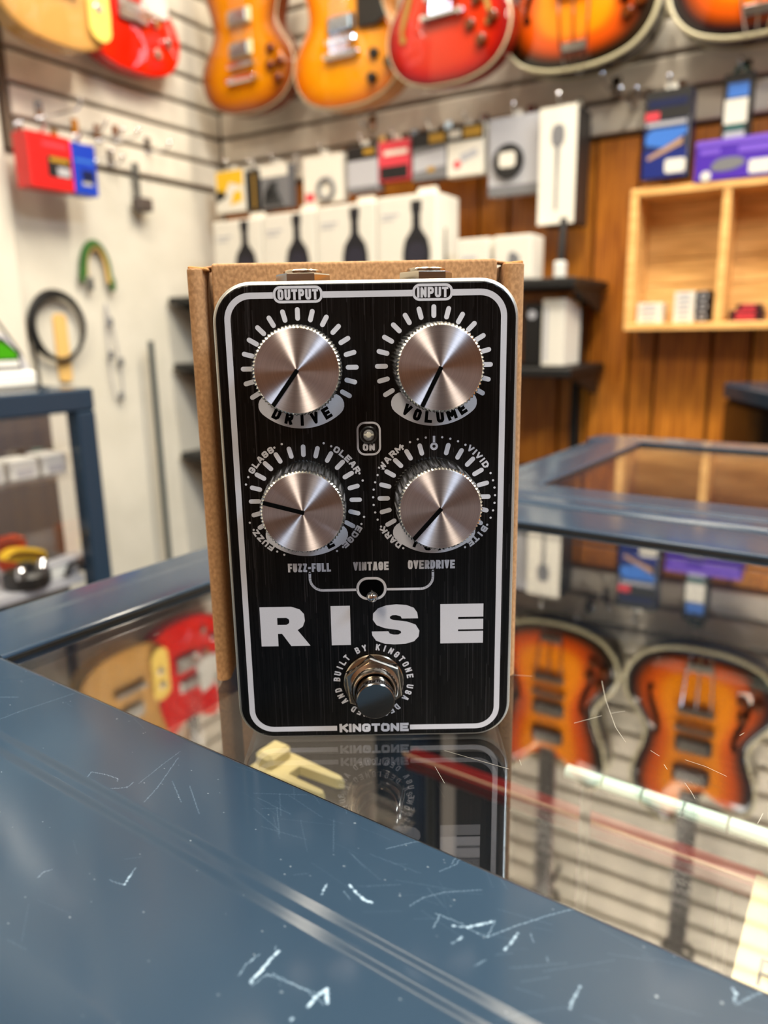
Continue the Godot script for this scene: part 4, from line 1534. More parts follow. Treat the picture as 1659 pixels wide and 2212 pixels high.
	if o.has("guard"):
		var gd := mb()
		gd.extrude(o.guard, arch + 0.004, arch + 0.008, 0.001)
		part(t, "pickguard", gd, o.get("guard_material", M.black_plastic))
	if o.get("holes", false):
		for s in [-1.0, 1.0]:
			var fh := mb()
			var path := []
			for i in 13:
				var u := i / 12.0
				path.append(Vector2(s * (0.098 + 0.014 * sin((u - 0.5) * PI) * -1.0), len * 0.235 + u * 0.115))
			for i in 12:
				var a: Vector2 = path[i]
				var b: Vector2 = path[i + 1]
				var u := (i + 0.5) / 12.0
				var wd := 0.003 + 0.0035 * sin(u * PI)
				var d := (b - a).normalized()
				var q := Vector2(-d.y, d.x) * wd
				fh.flat(PackedVector2Array([a - q - d * 0.001, b - q + d * 0.001, b + q + d * 0.001, a + q - d * 0.001]), arch * 0.52 + 0.004)
			for e in [path[0] + Vector2(s * -0.004, 0), path[12] + Vector2(s * 0.004, 0)]:
				fh.flat(circle(e, 0.008, 14), arch * 0.52 + 0.004)
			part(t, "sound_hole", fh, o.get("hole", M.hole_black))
	if o.has("extra"):
		for e in o.extra: part(t, e[0], e[1], e[2])
	# hanger on the wall
	var hx := xf * Transform3D(Basis(), Vector3(0, y1 + 0.002, -0.03))
	var hg := thing("guitar_hanger", "black padded yoke hanger that carries " + label.replace(" with trapeze tailpiece", "").split(" with ")[0].split(" hanging")[0], "wall hanger", hx, "guitar hangers")
	var arm := mb()
	arm.tube([Vector3(0, 0, -0.02), Vector3(0, -0.01, -o.get("reach", 0.10))], 0.006, 10)
	part(hg, "arm", arm, M.black_metal)
	var yoke := mb()
	yoke.tube([Vector3(-0.034, 0.004, 0.05), Vector3(-0.034, 0, 0.0), Vector3(-0.026, 0, -0.02), Vector3(0.026, 0, -0.02), Vector3(0.034, 0, 0.0), Vector3(0.034, 0.004, 0.05)], 0.006, 10)
	part(hg, "yoke", yoke, M.black_rubber)
	return t


func guitars() -> void:
	mat("neck_wood", Color(0.40, 0.16, 0.07), 0.25)
	mat("maple", Color(0.80, 0.60, 0.32), 0.3)
	mat("rosewood", Color(0.10, 0.06, 0.045), 0.5)
	mat("black_lacquer", Color(0.012, 0.012, 0.013), 0.1)
	mat("amber_knob", Color(0.36, 0.16, 0.03), 0.15)
	mat("cream_binding", Color(0.78, 0.74, 0.60), 0.35)
	mat("hole_reflection", Color(0.62, 0.50, 0.22), 0.4)  # tan reflections painted as the colour of the cherry guitar's sound holes
	var lp_knobs := [Vector2(0.100, 0.142), Vector2(0.128, 0.105), Vector2(0.096, 0.100), Vector2(0.120, 0.066)]
	var c := func(r: int, g: int, b: int) -> Color: return Color8(r, g, b)
	guitar("electric_guitar", "honey sunburst single cut guitar with cream ringed pickups hanging by the corner", rwall(-1.545, 1.704, 0.145), {"edge": c.call(120, 52, 8), "mid": c.call(188, 108, 3), "heart": c.call(204, 130, 4), "side": c.call(110, 44, 10), "burst": 0.28, "binding": M.cream_binding, "binding_width": 0.0018,
		"pickups": [0.155, 0.235], "cover": M.steel, "bridge": 0.117, "tail": 0.080, "knobs": lp_knobs, "width": 0.335})
	guitar("electric_guitar", "amber yellow arched guitar with large black pickguard", rwall(-1.205, 1.668, 0.15), {"edge": c.call(184, 96, 2), "mid": c.call(214, 134, 1), "heart": c.call(222, 144, 1), "side": c.call(190, 130, 70), "burst": 0.30, "thick": 0.075, "binding": M.cream_binding,
		"pickups": [0.186], "ring": M.black_plastic, "cover": M.steel, "bridge": 0.147, "tail": 0.115, "knobs": [Vector2(0.094, 0.104), Vector2(0.138, 0.078), Vector2(0.086, 0.050)], "knob": M.black_plastic, "width": 0.335,
		"guard": P2([0.050, 0.168, 0.105, 0.165, 0.135, 0.178, 0.122, 0.21, 0.112, 0.25, 0.06, 0.33, 0.050, 0.33]), "reach": 0.12})
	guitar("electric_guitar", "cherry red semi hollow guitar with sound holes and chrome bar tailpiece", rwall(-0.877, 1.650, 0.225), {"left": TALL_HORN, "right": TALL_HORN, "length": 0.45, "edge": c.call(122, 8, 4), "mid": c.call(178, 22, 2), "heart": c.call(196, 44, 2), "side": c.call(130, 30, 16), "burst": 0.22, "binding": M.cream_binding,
		"pickups": [0.215, 0.295], "cover": M.chrome, "ring": M.black_plastic, "bridge": 0.172, "tail": 0.134, "knobs": [Vector2(0.080, 0.153), Vector2(0.118, 0.112), Vector2(0.066, 0.105), Vector2(0.092, 0.070)], "width": 0.312, "reach": 0.17, "holes": true, "hole": M.hole_reflection})
	guitar("electric_guitar", "tobacco sunburst hollow guitar with trapeze tailpiece above the microphone box", rwall(-0.597, 1.652, 0.155), {"left": TALL_HORN, "right": TALL_HORN, "length": 0.46, "edge": c.call(24, 13, 12), "mid": c.call(204, 76, 2), "heart": c.call(232, 134, 1), "side": c.call(40, 24, 20), "burst": 0.40, "thick": 0.085, "binding": M.cream_binding, "binding_width": 0.005, "back_binding": true,
		"pickups": [0.235, 0.315], "cover": M.chrome, "ring": M.black_plastic, "bridge": 0.19, "tail": 0.146, "trapeze": true, "knobs": [Vector2(0.130, 0.140), Vector2(0.138, 0.100), Vector2(0.105, 0.120), Vector2(0.112, 0.082)], "width": 0.345, "holes": true, "reach": 0.12})
	guitar("electric_guitar", "tobacco sunburst hollow guitar with trapeze tailpiece above the blue package", rwall(-0.232, 1.648, 0.16), {"left": SHOULDER, "right": HORN, "length": 0.47, "edge": c.call(26, 14, 14), "mid": c.call(208, 82, 2), "heart": c.call(232, 134, 1), "side": c.call(46, 26, 22), "burst": 0.38, "thick": 0.085, "binding": M.cream_binding, "binding_width": 0.005, "back_binding": true,
		"pickups": [0.24, 0.32], "cover": M.chrome, "ring": M.black_plastic, "bridge": 0.195, "tail": 0.148, "trapeze": true, "knobs": lp_knobs, "width": 0.345, "holes": true, "reach": 0.12})
	guitar("electric_guitar", "yellow double cut guitar with black pickguard at the far end of the wall", rwall(0.14, 1.67, 0.145), {"left": HORN, "right": HORN, "edge": c.call(210, 140, 6), "mid": c.call(250, 190, 10), "heart": c.call(252, 200, 14), "side": c.call(200, 140, 20), "burst": 0.2, "pickups": [0.22, 0.32], "ring": M.black_plastic, "bridge": 0.17, "tail": 0.12, "knobs": lp_knobs, "knob": M.black_plastic, "width": 0.33})
	# left wall
	var plate := mb()
	plate.extrude(rrect(0.062, 0.16, 0.028, 8, Vector2(0.110, 0.115)), 0.010, 0.014, 0.001)
	guitar("electric_guitar", "cream guitar with pale control plate hanging by the pillar", lwall(1.262, 1.742, 0.165), {"edge": c.call(184, 138, 74), "mid": c.call(190, 144, 78), "heart": c.call(192, 146, 80), "side": c.call(214, 170, 96), "burst": 0.1, "arch": 0.004, "length": 0.43, "width": 0.315, "tail": 0.12, "pickups": [0.19], "ring": M.white_plastic, "cover": M.chrome, "neck": M.maple, "head": M.maple, "board": M.maple,
		"knobs": [Vector2(0.108, 0.105), Vector2(0.112, 0.150)], "knob": M.chrome, "extra": [["control_plate", plate, mat("pale_gold", Color(0.93, 0.80, 0.40), 0.3)]]})
	var gp := mb()
	gp.extrude(P2([0.03, 0.165, 0.055, 0.155, 0.10, 0.150, 0.122, 0.160, 0.118, 0.20, 0.10, 0.26, 0.05, 0.27, 0.035, 0.22]), 0.008, 0.011, 0.001)
	var jack := mb()
	jack.lathe([Vector2(0.013, 0), Vector2(0.013, 0.002), Vector2(0.007, 0.003), Vector2(0.007, 0.005), Vector2(0, 0.004)], 20, Vector3(0.076, 0.062, 0.006), Basis(Vector3.RIGHT, Vector3.BACK, Vector3.DOWN))
	var trem := mb()
	trem.bev(Vector3(-0.008, 0.140, 0.012), Vector3(0.095, 0.050, 0.016), 0.004)
	guitar("electric_guitar", "bright red guitar with white pickguard and chrome bridge", lwall(1.555, 1.772, 0.085), {"left": HORN, "right": HORN, "edge": c.call(206, 14, 6), "mid": c.call(212, 24, 2), "heart": c.call(212, 26, 2), "side": c.call(190, 20, 14), "burst": 0.1, "arch": 0.004, "width": 0.335, "thick": 0.045, "reach": 0.04, "length": 0.44, "tail": 0.140, "pickups": [0.215], "ring": M.white_plastic, "cover": M.chrome, "neck": M.maple, "head": M.maple,
		"knobs": [Vector2(0.074, 0.135), Vector2(0.112, 0.098)], "knob": M.chrome, "extra": [["pickguard", gp, M.white_plastic], ["jack_plate", jack, M.chrome], ["bridge_plate", trem, M.chrome]]})
	guitar("electric_guitar", "pale blue guitar with silver edge beside the pillar", lwall(0.925, 1.80, 0.25), {"edge": c.call(150, 176, 196), "mid": c.call(160, 186, 204), "heart": c.call(160, 186, 204), "side": c.call(120, 140, 160), "burst": 0.1, "arch": 0.004, "binding": M.chrome, "width": 0.33, "length": 0.43, "tail": 0.13, "pickups": [0.22, 0.32], "ring": M.white_plastic, "cover": M.white_plastic, "neck": M.maple, "head": M.maple, "knobs": lp_knobs, "knob": M.chrome, "reach": 0.2})


# ---------------------------------------------------------------- goods on the right wall
func card(t: Node3D, called: String, x0: float, x1: float, y0: float, y1: float, z: float, m: Material, thick := 0.0006) -> MeshInstance3D:
	var b := mb()
	b.box(Vector3((x0 + x1) / 2, (y0 + y1) / 2, z + thick / 2), Vector3(x1 - x0, y1 - y0, thick))
	return part(t, called, b, m)


func shape(t: Node3D, called: String, poly: PackedVector2Array, z: float, m: Material, thick := 0.0006) -> MeshInstance3D:
	var b := mb()
	b.extrude(poly, z, z + thick)
	return part(t, called, b, m)


func boxed(t: Node3D, called: String, w: float, h: float, d: float, m: Material, at := Vector3.ZERO, bevel := 0.0015) -> MeshInstance3D:
	# front face at z = at.z, standing on y = at.y
	var b := mb()
	b.bev(Vector3(at.x, at.y + h / 2, at.z - d / 2), Vector3(w, h, d), bevel)
	return part(t, called, b, m)


func hook(xf: Transform3D, reach: float, where: String) -> void:
	# chrome peg with a turned-up ball end; local z runs out of the wall
	var t := thing("display_hook", "chrome peg hook " + where, "wall hook", xf, "chrome peg hooks on the slat walls")
	var pl := mb()
	pl.bev(Vector3(0, 0.0185, 0.002), Vector3(0.022, 0.043, 0.004), 0.001)
	part(t, "plate", pl, M.chrome)
	var w := mb()
	w.tube([Vector3(0, 0, 0.004), Vector3(0, 0, reach - 0.02), Vector3(0, 0.003, reach - 0.008), Vector3(0, 0.014, reach)], 0.003, 8)
	w.ball(Vector3(0, 0.016, reach + 0.001), 0.0055, 10)
	part(t, "wire", w, M.chrome)


func pack(called: String, label: String, s0: float, s1: float, y0: float, y1: float, off: float, depth: float, m: Material) -> Node3D:
	# a hung package; children are placed from its lower left front corner (0, 0) to (w, h)
	var t := thing(called, label, "package", rwall((s0 + s1) / 2, y0, off))
	boxed(t, "card_body", s1 - s0, y1 - y0, depth, m)
	var tab := mb()
	tab.box(Vector3(0, y1 - y0 + 0.007, -depth / 2), Vector3(0.024, 0.018, 0.0008))
	part(t, "hang_tab", tab, M.white_card)
	hook(rwall((s0 + s1) / 2, y1 + 0.007, 0.009), off - 0.002, "holding the " + " ".join(label.split(" ").slice(0, 9)))
	return t


func headphone_print(w: float, h: float) -> PackedVector2Array:
	# headphones seen from the edge: slim band on top, full ear cup below
	var q := [Vector2(-0.17, 1.0), Vector2(0.17, 1.0), Vector2(0.17, 0.87), Vector2(0.13, 0.81), Vector2(0.135, 0.62), Vector2(0.22, 0.55), Vector2(0.37, 0.45), Vector2(0.44, 0.30), Vector2(0.45, 0.17), Vector2(0.38, 0.06), Vector2(0.28, 0.0),
		Vector2(-0.28, 0.0), Vector2(-0.38, 0.06), Vector2(-0.45, 0.17), Vector2(-0.44, 0.30), Vector2(-0.37, 0.45), Vector2(-0.22, 0.55), Vector2(-0.135, 0.62), Vector2(-0.13, 0.81), Vector2(-0.17, 0.87)]
	var out := PackedVector2Array()
	for v in q: out.append(Vector2(v.x * w, v.y * h))
	return out


func right_wall_goods() -> void:
	var t: Node3D
	# --- packets on hooks, from the corner to the right
	t = pack("string_packet", "yellow and white printed packet hanging nearest the wall corner", -1.712, -1.596, 1.450, 1.568, 0.12, 0.05, M.white_card)
	shape(t, "yellow_print", P2([-0.05, 0.06, -0.02, 0.05, 0.0, 0.085, 0.052, 0.07, 0.054, 0.116, -0.052, 0.116]), 0, M.yellow_card)
	shape(t, "dark_print", P2([-0.056, 0.03, -0.01, 0.045, -0.03, 0.065, -0.056, 0.06]), 0, M.ink_black)
	shape(t, "yellow_print", P2([0.0, 0.02, 0.05, 0.03, 0.045, 0.062, 0.015, 0.055]), 0, M.yellow_card)
	t = pack("string_packet", "black slim packet between the yellow packet and the grey one", -1.590, -1.541, 1.448, 1.559, 0.12, 0.06, M.black_plastic)
	card(t, "yellow_stripe", 0.004, 0.010, 0.004, 0.10, 0, M.gold_print)
	t = pack("cable_packet", "grey packet with black coiled cables under a white header", -1.533, -1.433, 1.447, 1.564, 0.12, 0.04, M.grey_card)
	card(t, "header", -0.05, 0.05, 0.085, 0.117, 0, M.white_card)
	for i in 5:
		var cb := mb()
		cb.tube([Vector3(-0.036 + i * 0.016, 0.008, 0.003), Vector3(-0.026 + i * 0.009, 0.045, 0.006), Vector3(-0.008 + i * 0.004, 0.07, 0.003)], 0.0035, 6)
		part(t, "cable", cb, M.black_rubber)
	t = pack("cable_packet", "white packet with a coiled cable ring shown on it", -1.378, -1.244, 1.443, 1.567, 0.12, 0.03, M.white_card)
	var rg := mb()
	var path := []
	for i in 24: path.append(Vector3(0.012 + 0.026 * cos(TAU * i / 24), 0.036 + 0.026 * sin(TAU * i / 24), 0.004))
	rg.tube(path, 0.006, 8, true)
	part(t, "cable_ring", rg, M.grey_card)
	card(t, "red_print", -0.06, -0.03, 0.008, 0.03, 0, M.pink_card)
	t = pack("strap_packet", "packet with black header and silver window beside the red packet", -1.228, -1.132, 1.460, 1.574, 0.12, 0.035, M.pale_grey)
	card(t, "header", -0.048, 0.048, 0.080, 0.114, 0, M.ink_black)
	card(t, "gold_lettering", 0.005, 0.04, 0.092, 0.104, 0.0007, M.gold_print)
	card(t, "dark_band", -0.048, 0.048, 0.0, 0.014, 0, M.grey_card)
	t = pack("strap_packet", "red headed packet with a black lower half", -1.128, -1.034, 1.478, 1.575, 0.12, 0.035, M.pink_card)
	card(t, "white_lettering", -0.03, 0.04, 0.062, 0.074, 0, M.white_card)
	card(t, "black_panel", -0.042, 0.042, 0.004, 0.036, 0, M.ink_black)
	t = pack("pick_packet", "grey packet with black header and gold lettering", -1.027, -0.927, 1.469, 1.581, 0.12, 0.035, M.grey_card)
	card(t, "header", -0.05, 0.05, 0.078, 0.112, 0, M.ink_black)
	card(t, "gold_lettering", 0.0, 0.044, 0.085, 0.106, 0.0007, M.gold_print)
	shape(t, "white_window", P2([-0.046, 0.02, 0.046, 0.03, 0.046, 0.07, -0.046, 0.06]), 0, M.pale_grey)
	card(t, "gold_mark", -0.005, 0.015, 0.018, 0.030, 0.0007, M.gold_print)
	t = pack("pick_packet", "white packet with black header and gold lettering", -0.926, -0.827, 1.467, 1.583, 0.12, 0.035, M.white_card)
	card(t, "header", -0.048, 0.049, 0.080, 0.116, 0, M.ink_black)
	card(t, "gold_lettering", -0.005, 0.044, 0.088, 0.110, 0.0007, M.gold_print)
	card(t, "white_lettering", -0.044, -0.012, 0.090, 0.108, 0.0007, M.white_card)
	shape(t, "red_print", circle(Vector2(-0.022, 0.028), 0.010, 14), 0, M.pink_card)
	shape(t, "grey_print", P2([-0.01, 0.03, 0.035, 0.045, 0.03, 0.06, -0.015, 0.05]), 0, M.pale_grey)
	# --- clear pouch with a black reel
	t = pack("cable_pouch", "clear grey pouch with a round black reel", -0.814, -0.685, 1.411, 1.585, 0.12, 0.04, M.pale_grey)
	var reel := mb()
	reel.lathe([Vector2(0.018, 0), Vector2(0.038, 0), Vector2(0.040, 0.004), Vector2(0.038, 0.010), Vector2(0.018, 0.010)], 32, Vector3(-0.012, 0.075, 0.0), Basis(Vector3.RIGHT, Vector3.BACK, Vector3.DOWN))
	part(t, "reel", reel, M.black_rubber)
	shape(t, "reel_label", rrect(0.042, 0.034, 0.008, 4, Vector2(-0.012, 0.078)), 0.0095, M.white_card)
	card(t, "dark_base", -0.064, 0.064, 0.0, 0.022, 0, M.grey_card)
	# --- microphone box
	t = pack("microphone_box", "tall white box with a printed microphone and dark side", -0.673, -0.586, 1.331, 1.581, 0.15, 0.10, M.dark_card)
	card(t, "white_front", -0.0435, 0.0435, 0.0, 0.25, 0, M.white_card, 0.002)
	shape(t, "microphone_print", smooth([Vector2(0.0, 0.165), Vector2(0.012, 0.170), Vector2(0.016, 0.190), Vector2(0.012, 0.208), Vector2(0.0, 0.213), Vector2(-0.012, 0.208), Vector2(-0.016, 0.190), Vector2(-0.012, 0.170)], 3), 0.002, M.grey_card)
	shape(t, "microphone_print", P2([-0.005, 0.168, 0.005, 0.168, 0.003, 0.10, 0.003, 0.03, -0.004, 0.03, -0.004, 0.10]), 0.002, M.grey_card)
	# --- blue reed package
	t = pack("blue_package", "blue and black package with a tan bar printed on it", -0.445, -0.350, 1.407, 1.583, 0.13, 0.05, M.navy_print)
	card(t, "black_header", -0.047, 0.047, 0.118, 0.176, 0, M.ink_black)
	card(t, "red_flash", -0.045, -0.016, 0.118, 0.134, 0.0007, M.pink_card)
	card(t, "blue_logo", -0.04, 0.04, 0.142, 0.158, 0.0007, M.navy_print)
	card(t, "white_lettering", -0.042, 0.04, 0.106, 0.114, 0, M.pale_grey)
	shape(t, "sky_print", P2([-0.042, 0.07, -0.005, 0.062, 0.042, 0.086, 0.042, 0.10, -0.03, 0.10, -0.042, 0.09]), 0, M.sky_print)
	card(t, "blue_panel", -0.045, 0.045, 0.003, 0.06, -0.0001, M.blue_deep)
	shape(t, "tan_bar", P2([-0.038, 0.045, -0.034, 0.039, 0.034, 0.066, 0.035, 0.080]), 0.0008, M.tan_print)
	shape(t, "price_sticker", rrect(0.042, 0.028, 0.006, 4, Vector2(0.022, 0.024)), 0.0008, M.white_card)
	card(t, "silver_edge", 0.0445, 0.0475, 0.0, 0.12, 0.0007, M.steel)
	# --- small hung item with teal top
	t = pack("harmonica_packet", "small black packet with white card and teal tab above the purple box", -0.294, -0.237, 1.469, 1.600, 0.10, 0.03, M.black_plastic)
	card(t, "white_card", -0.024, 0.02, 0.035, 0.082, 0, M.white_card)
	card(t, "blue_print", -0.02, 0.02, 0.085, 0.112, 0, M.sky_print)
	card(t, "teal_band", -0.02, 0.016, 0.022, 0.034, 0, M.teal_card)
	card(t, "pale_foot", -0.022, 0.018, 0.008, 0.020, 0, M.pale_grey)
	card(t, "purple_foot", -0.025, 0.025, -0.02, 0.0, -0.005, M.purple_card)
	var loop := mb()
	loop.tube([Vector3(-0.012, 0.128, -0.01), Vector3(-0.006, 0.145, -0.01), Vector3(0.008, 0.145, -0.01), Vector3(0.014, 0.128, -0.01)], 0.004, 8)
	part(t, "teal_tab", loop, M.teal_card)
	# empty pegs
	for e in [[-0.50, 1.585, 0.12], [-0.47, 1.585, 0.10], [-1.212, 1.637, 0.06], [-0.542, 1.620, 0.12]]:
		hook(rwall(e[0], e[1], 0.009), e[2], "left empty under the guitars")

	# --- wooden pigeonhole shelf
	var sx := rwall(-0.467, 1.087, 0.0)
	t = thing("wooden_shelf", "open pine pigeonhole shelf fixed to the wood boards", "shelf", sx)
	var W := 0.72
	var H := 0.305
	var D := 0.125
	for e in [["top_board", Vector3(W / 2, H - 0.008, D / 2), Vector3(W, 0.016, D)], ["bottom_board", Vector3(W / 2, 0.008, D / 2), Vector3(W, 0.016, D)], ["side_board", Vector3(0.009, H / 2, D / 2), Vector3(0.018, H - 0.032, D)], ["side_board", Vector3(W - 0.009, H / 2, D / 2), Vector3(0.018, H - 0.032, D)], ["divider", Vector3(0.200, H / 2, D / 2 - 0.001), Vector3(0.017, H - 0.032, D - 0.004)], ["divider", Vector3(0.385, H / 2, D / 2 - 0.001), Vector3(0.017, H - 0.032, D - 0.004)], ["divider", Vector3(0.56, H / 2, D / 2 - 0.001), Vector3(0.017, H - 0.032, D - 0.004)]]:
		var m := mb()
		m.bev(e[1], e[2], 0.0015)
		part(t, e[0], m, M.pine)
	var y := 0.016
	for bh in [0.088, 0.058, 0.062, 0.065]:
		var m := mb()
		m.bev(Vector3(W / 2, y + bh / 2, 0.005), Vector3(W - 0.036, bh - 0.002, 0.008), 0.001)
		part(t, "back_board", m, M.pine_back)
		y += bh
	# purple box on top of it
	t = thing("purple_box", "purple printed box lying on top of the pine shelf", "package", rwall(-0.252, 1.3922, 0.128))
	boxed(t, "carton", 0.168, 0.080, 0.10, M.purple_card)
	card(t, "pale_edge", -0.083, 0.083, 0.068, 0.079, 0, M.purple_light)
	card(t, "white_lettering", -0.074, -0.035, 0.052, 0.062, 0, M.purple_light)
	card(t, "white_lettering", 0.0, 0.078, 0.050, 0.062, 0, M.purple_light)
	shape(t, "grey_print", smooth([Vector2(-0.05, 0.02), Vector2(-0.01, 0.018), Vector2(0.015, 0.03), Vector2(0.0, 0.042), Vector2(-0.04, 0.04)], 3), 0, M.grey_card)
	shape(t, "price_sticker", rrect(0.056, 0.026, 0.004, 4, Vector2(0.05, 0.020)), 0, M.white_card)
	shape(t, "price_sticker", circle(Vector2(-0.06, 0.010), 0.010, 14), 0, M.white_card)
	# goods in the pigeonholes
	for k in 4:
		stack_box("white_pickup_box", "white flat box in the low stack at the left end of the pine shelf", -0.416, 1.103 + k * 0.0112, 0.10, Vector3(0.055, 0.011, 0.06), M.white_card, "low stack of white boxes")
	for k in 6:
		stack_box("white_pickup_box", "white flat box in the taller stack beside the black box of the pine shelf", -0.341, 1.103 + k * 0.0112, 0.10, Vector3(0.044, 0.011, 0.06), M.white_card, "taller stack of white boxes")
	t = thing("speaker_card_box", "upright black box with three pale rings in the pine shelf", "package", rwall(-0.302, 1.1032, 0.10))
	boxed(t, "carton", 0.032, 0.068, 0.06, M.black_plastic)
	for k in 3:
		var r := mb()
		ring_band(r, circle(Vector2(0, 0.012 + k * 0.022), 0.009, 20), 0.003, 0.0005)
		part(t, "printed_ring", r, M.pale_grey)
	for k in 3:
		stack_box("maroon_box", "dark maroon box stacked in the second hole of the pine shelf", -0.212 + (0.004 if k == 2 else 0.0), 1.103 + k * 0.0125, 0.10, Vector3(0.05 if k == 2 else 0.070, 0.012, 0.06), M.maroon_card, "stack of maroon boxes")

	black_shelf()


func stack_box(called: String, label: String, s: float, y: float, off: float, size: Vector3, m: Material, group: String) -> void:
	var t := thing(called, label, "small box", rwall(s, y, off), group)
	boxed(t, "carton", size.x, size.y, size.z, m, Vector3.ZERO, 0.0008)
	card(t, "label_strip", -size.x * 0.3, size.x * 0.25, size.y * 0.25, size.y * 0.75, 0, M.pale_grey if m != M.maroon_card else M.pink_card)


func black_shelf() -> void:
	# black rack along the wood boards, from the corner to the microphone box
	var t := thing("black_rack", "black metal rack with shelves along the wood boards behind the pedal", "shelf", rwall(0, 0, 0.0))
	for y in [1.205, 1.010, 0.735, 0.40]:
		var m := mb()
		m.bev(Vector3((-1.785 - 0.535) / 2, y - 0.012, 0.145), Vector3(1.245, 0.022, 0.27), 0.003)
		part(t, "shelf_board", m, M.black_metal)
	for x in [-1.77, -1.15, -0.598]:
		var m := mb()
		m.bev(Vector3(x, 0.60, 0.035), Vector3(0.022, 1.20, 0.03), 0.002)
		part(t, "upright", m, M.black_metal)
	for x in [-1.765, -0.545]:
		for y in [1.192, 0.997, 0.722]:
			var m := mb()
			m.extrude(P2([0.05, 0, 0.26, 0, 0.26, -0.012, 0.08, -0.06, 0.05, -0.06]), x - 0.004, x + 0.004)
			for i in m.p.size():
				var v := m.p[i]
				m.p[i] = Vector3(v.z, v.y + y, v.x)
			part(t, "bracket", m, M.black_metal)
	# headphone boxes on the top shelf
	var spans := [[-1.598, -1.420, 1.402], [-1.416, -1.238, 1.405], [-1.234, -1.052, 1.409], [-1.048, -0.882, 1.413]]
	var where := ["next to the wall corner", "second from the wall corner", "third from the wall corner", "last of the row"]
	for i in 4:
		var e: Array = spans[i]
		var w: float = e[1] - e[0]
		var h: float = e[2] - 1.2065
		var b := thing("headphone_box", "white headphone box on the black rack, " + where[i], "package", rwall((e[0] + e[1]) / 2, 1.2065, 0.262), "white headphone boxes on the black rack")
		boxed(b, "carton", w, h, 0.12, M.white_card, Vector3.ZERO, 0.003)
		shape(b, "headphone_print", headphone_print(0.088 - i * 0.001, 0.160), 0.0, M.ink_dark).position = Vector3(0.028, 0.032, 0)
		shape(b, "cup_ring", circle(Vector2(0.028, 0.070), 0.028, 24), 0.0006, M.ink_ring)
		card(b, "small_lettering", -w * 0.42, -w * 0.12, h - 0.045, h - 0.040, 0, M.pale_grey)
		card(b, "small_lettering", -w * 0.42, -w * 0.20, h - 0.055, h - 0.051, 0, M.pale_grey)
		var tab := mb()
		tab.extrude(rrect(0.055, 0.03, 0.006, 4, Vector2(0.028, h + 0.008)), -0.062, -0.058)
		part(b, "hang_tab", tab, M.white_card)
		if i == 3:
			var sp := mb()
			sp.extrude(P2([-0.022, 0.02, 0.012, 0.02, 0.022, 0.035, 0.0, 0.05, -0.008, 0.07, -0.010, 0.13, -0.018, 0.13, -0.020, 0.06]), 0, 0.0006)
			var o := part(b, "side_print", sp, M.ink_dark)
			o.transform = Transform3D(Basis(Vector3.UP, PI / 2), Vector3(w / 2, 0.0, -0.06))
	for e in [[-0.800, 0.082, 0.098, "small white box with faint print next to the headphone boxes"], [-0.700, 0.092, 0.098, "small white box with a dark figure at the end of the black rack"]]:
		var b := thing("accessory_box", e[3], "package", rwall(e[0], 1.2065, 0.235))
		boxed(b, "carton", e[1], e[2], 0.08, M.white_card, Vector3.ZERO, 0.002)
		if e[0] > -0.75:
			shape(b, "figure_print", P2([-0.012, 0.03, 0.016, 0.03, 0.018, 0.05, 0.004, 0.062, -0.008, 0.06]), 0, M.grey_card)
		else:
			card(b, "small_lettering", -0.03, 0.01, 0.05, 0.058, 0, M.pale_grey)
	# lamp-like stand item at the end of the top shelf
	var cl := thing("cable_tail", "short black cable with white plug hanging at the end of the black rack", "cable", rwall(-0.596, 1.2065, 0.20))
	var cb := mb()
	cb.tube([Vector3(0, 0.036, 0), Vector3(0.001, 0.07, 0.0), Vector3(0.0, 0.13, -0.01)], 0.008, 10)
	part(cl, "cord", cb, M.black_rubber)
	var pg := mb()
	pg.bev(Vector3(-0.001, 0.0185, 0), Vector3(0.024, 0.037, 0.022), 0.003)
	part(cl, "plug", pg, M.white_plastic)
	# boxes on the middle shelf
	for e in [[-0.642, 0.040, 0.14, M.black_plastic, "black speaker box on the rack beside the white one"], [-0.592, 0.052, 0.148, M.white_card, "upright white box on the middle shelf of the rack"]]:
		var b := thing("accessory_box", e[4], "package", rwall(e[0], 1.0115, 0.25))
		boxed(b, "carton", e[1], e[2], 0.12, e[3], Vector3.ZERO, 0.002)
		if e[0] < -0.62:
			shape(b, "pale_mark", circle(Vector2(0, 0.115), 0.010, 14), 0, M.pale_grey)
		else:
			card(b, "pale_stripe", -0.02, -0.012, 0.01, 0.13, 0, M.pale_grey)


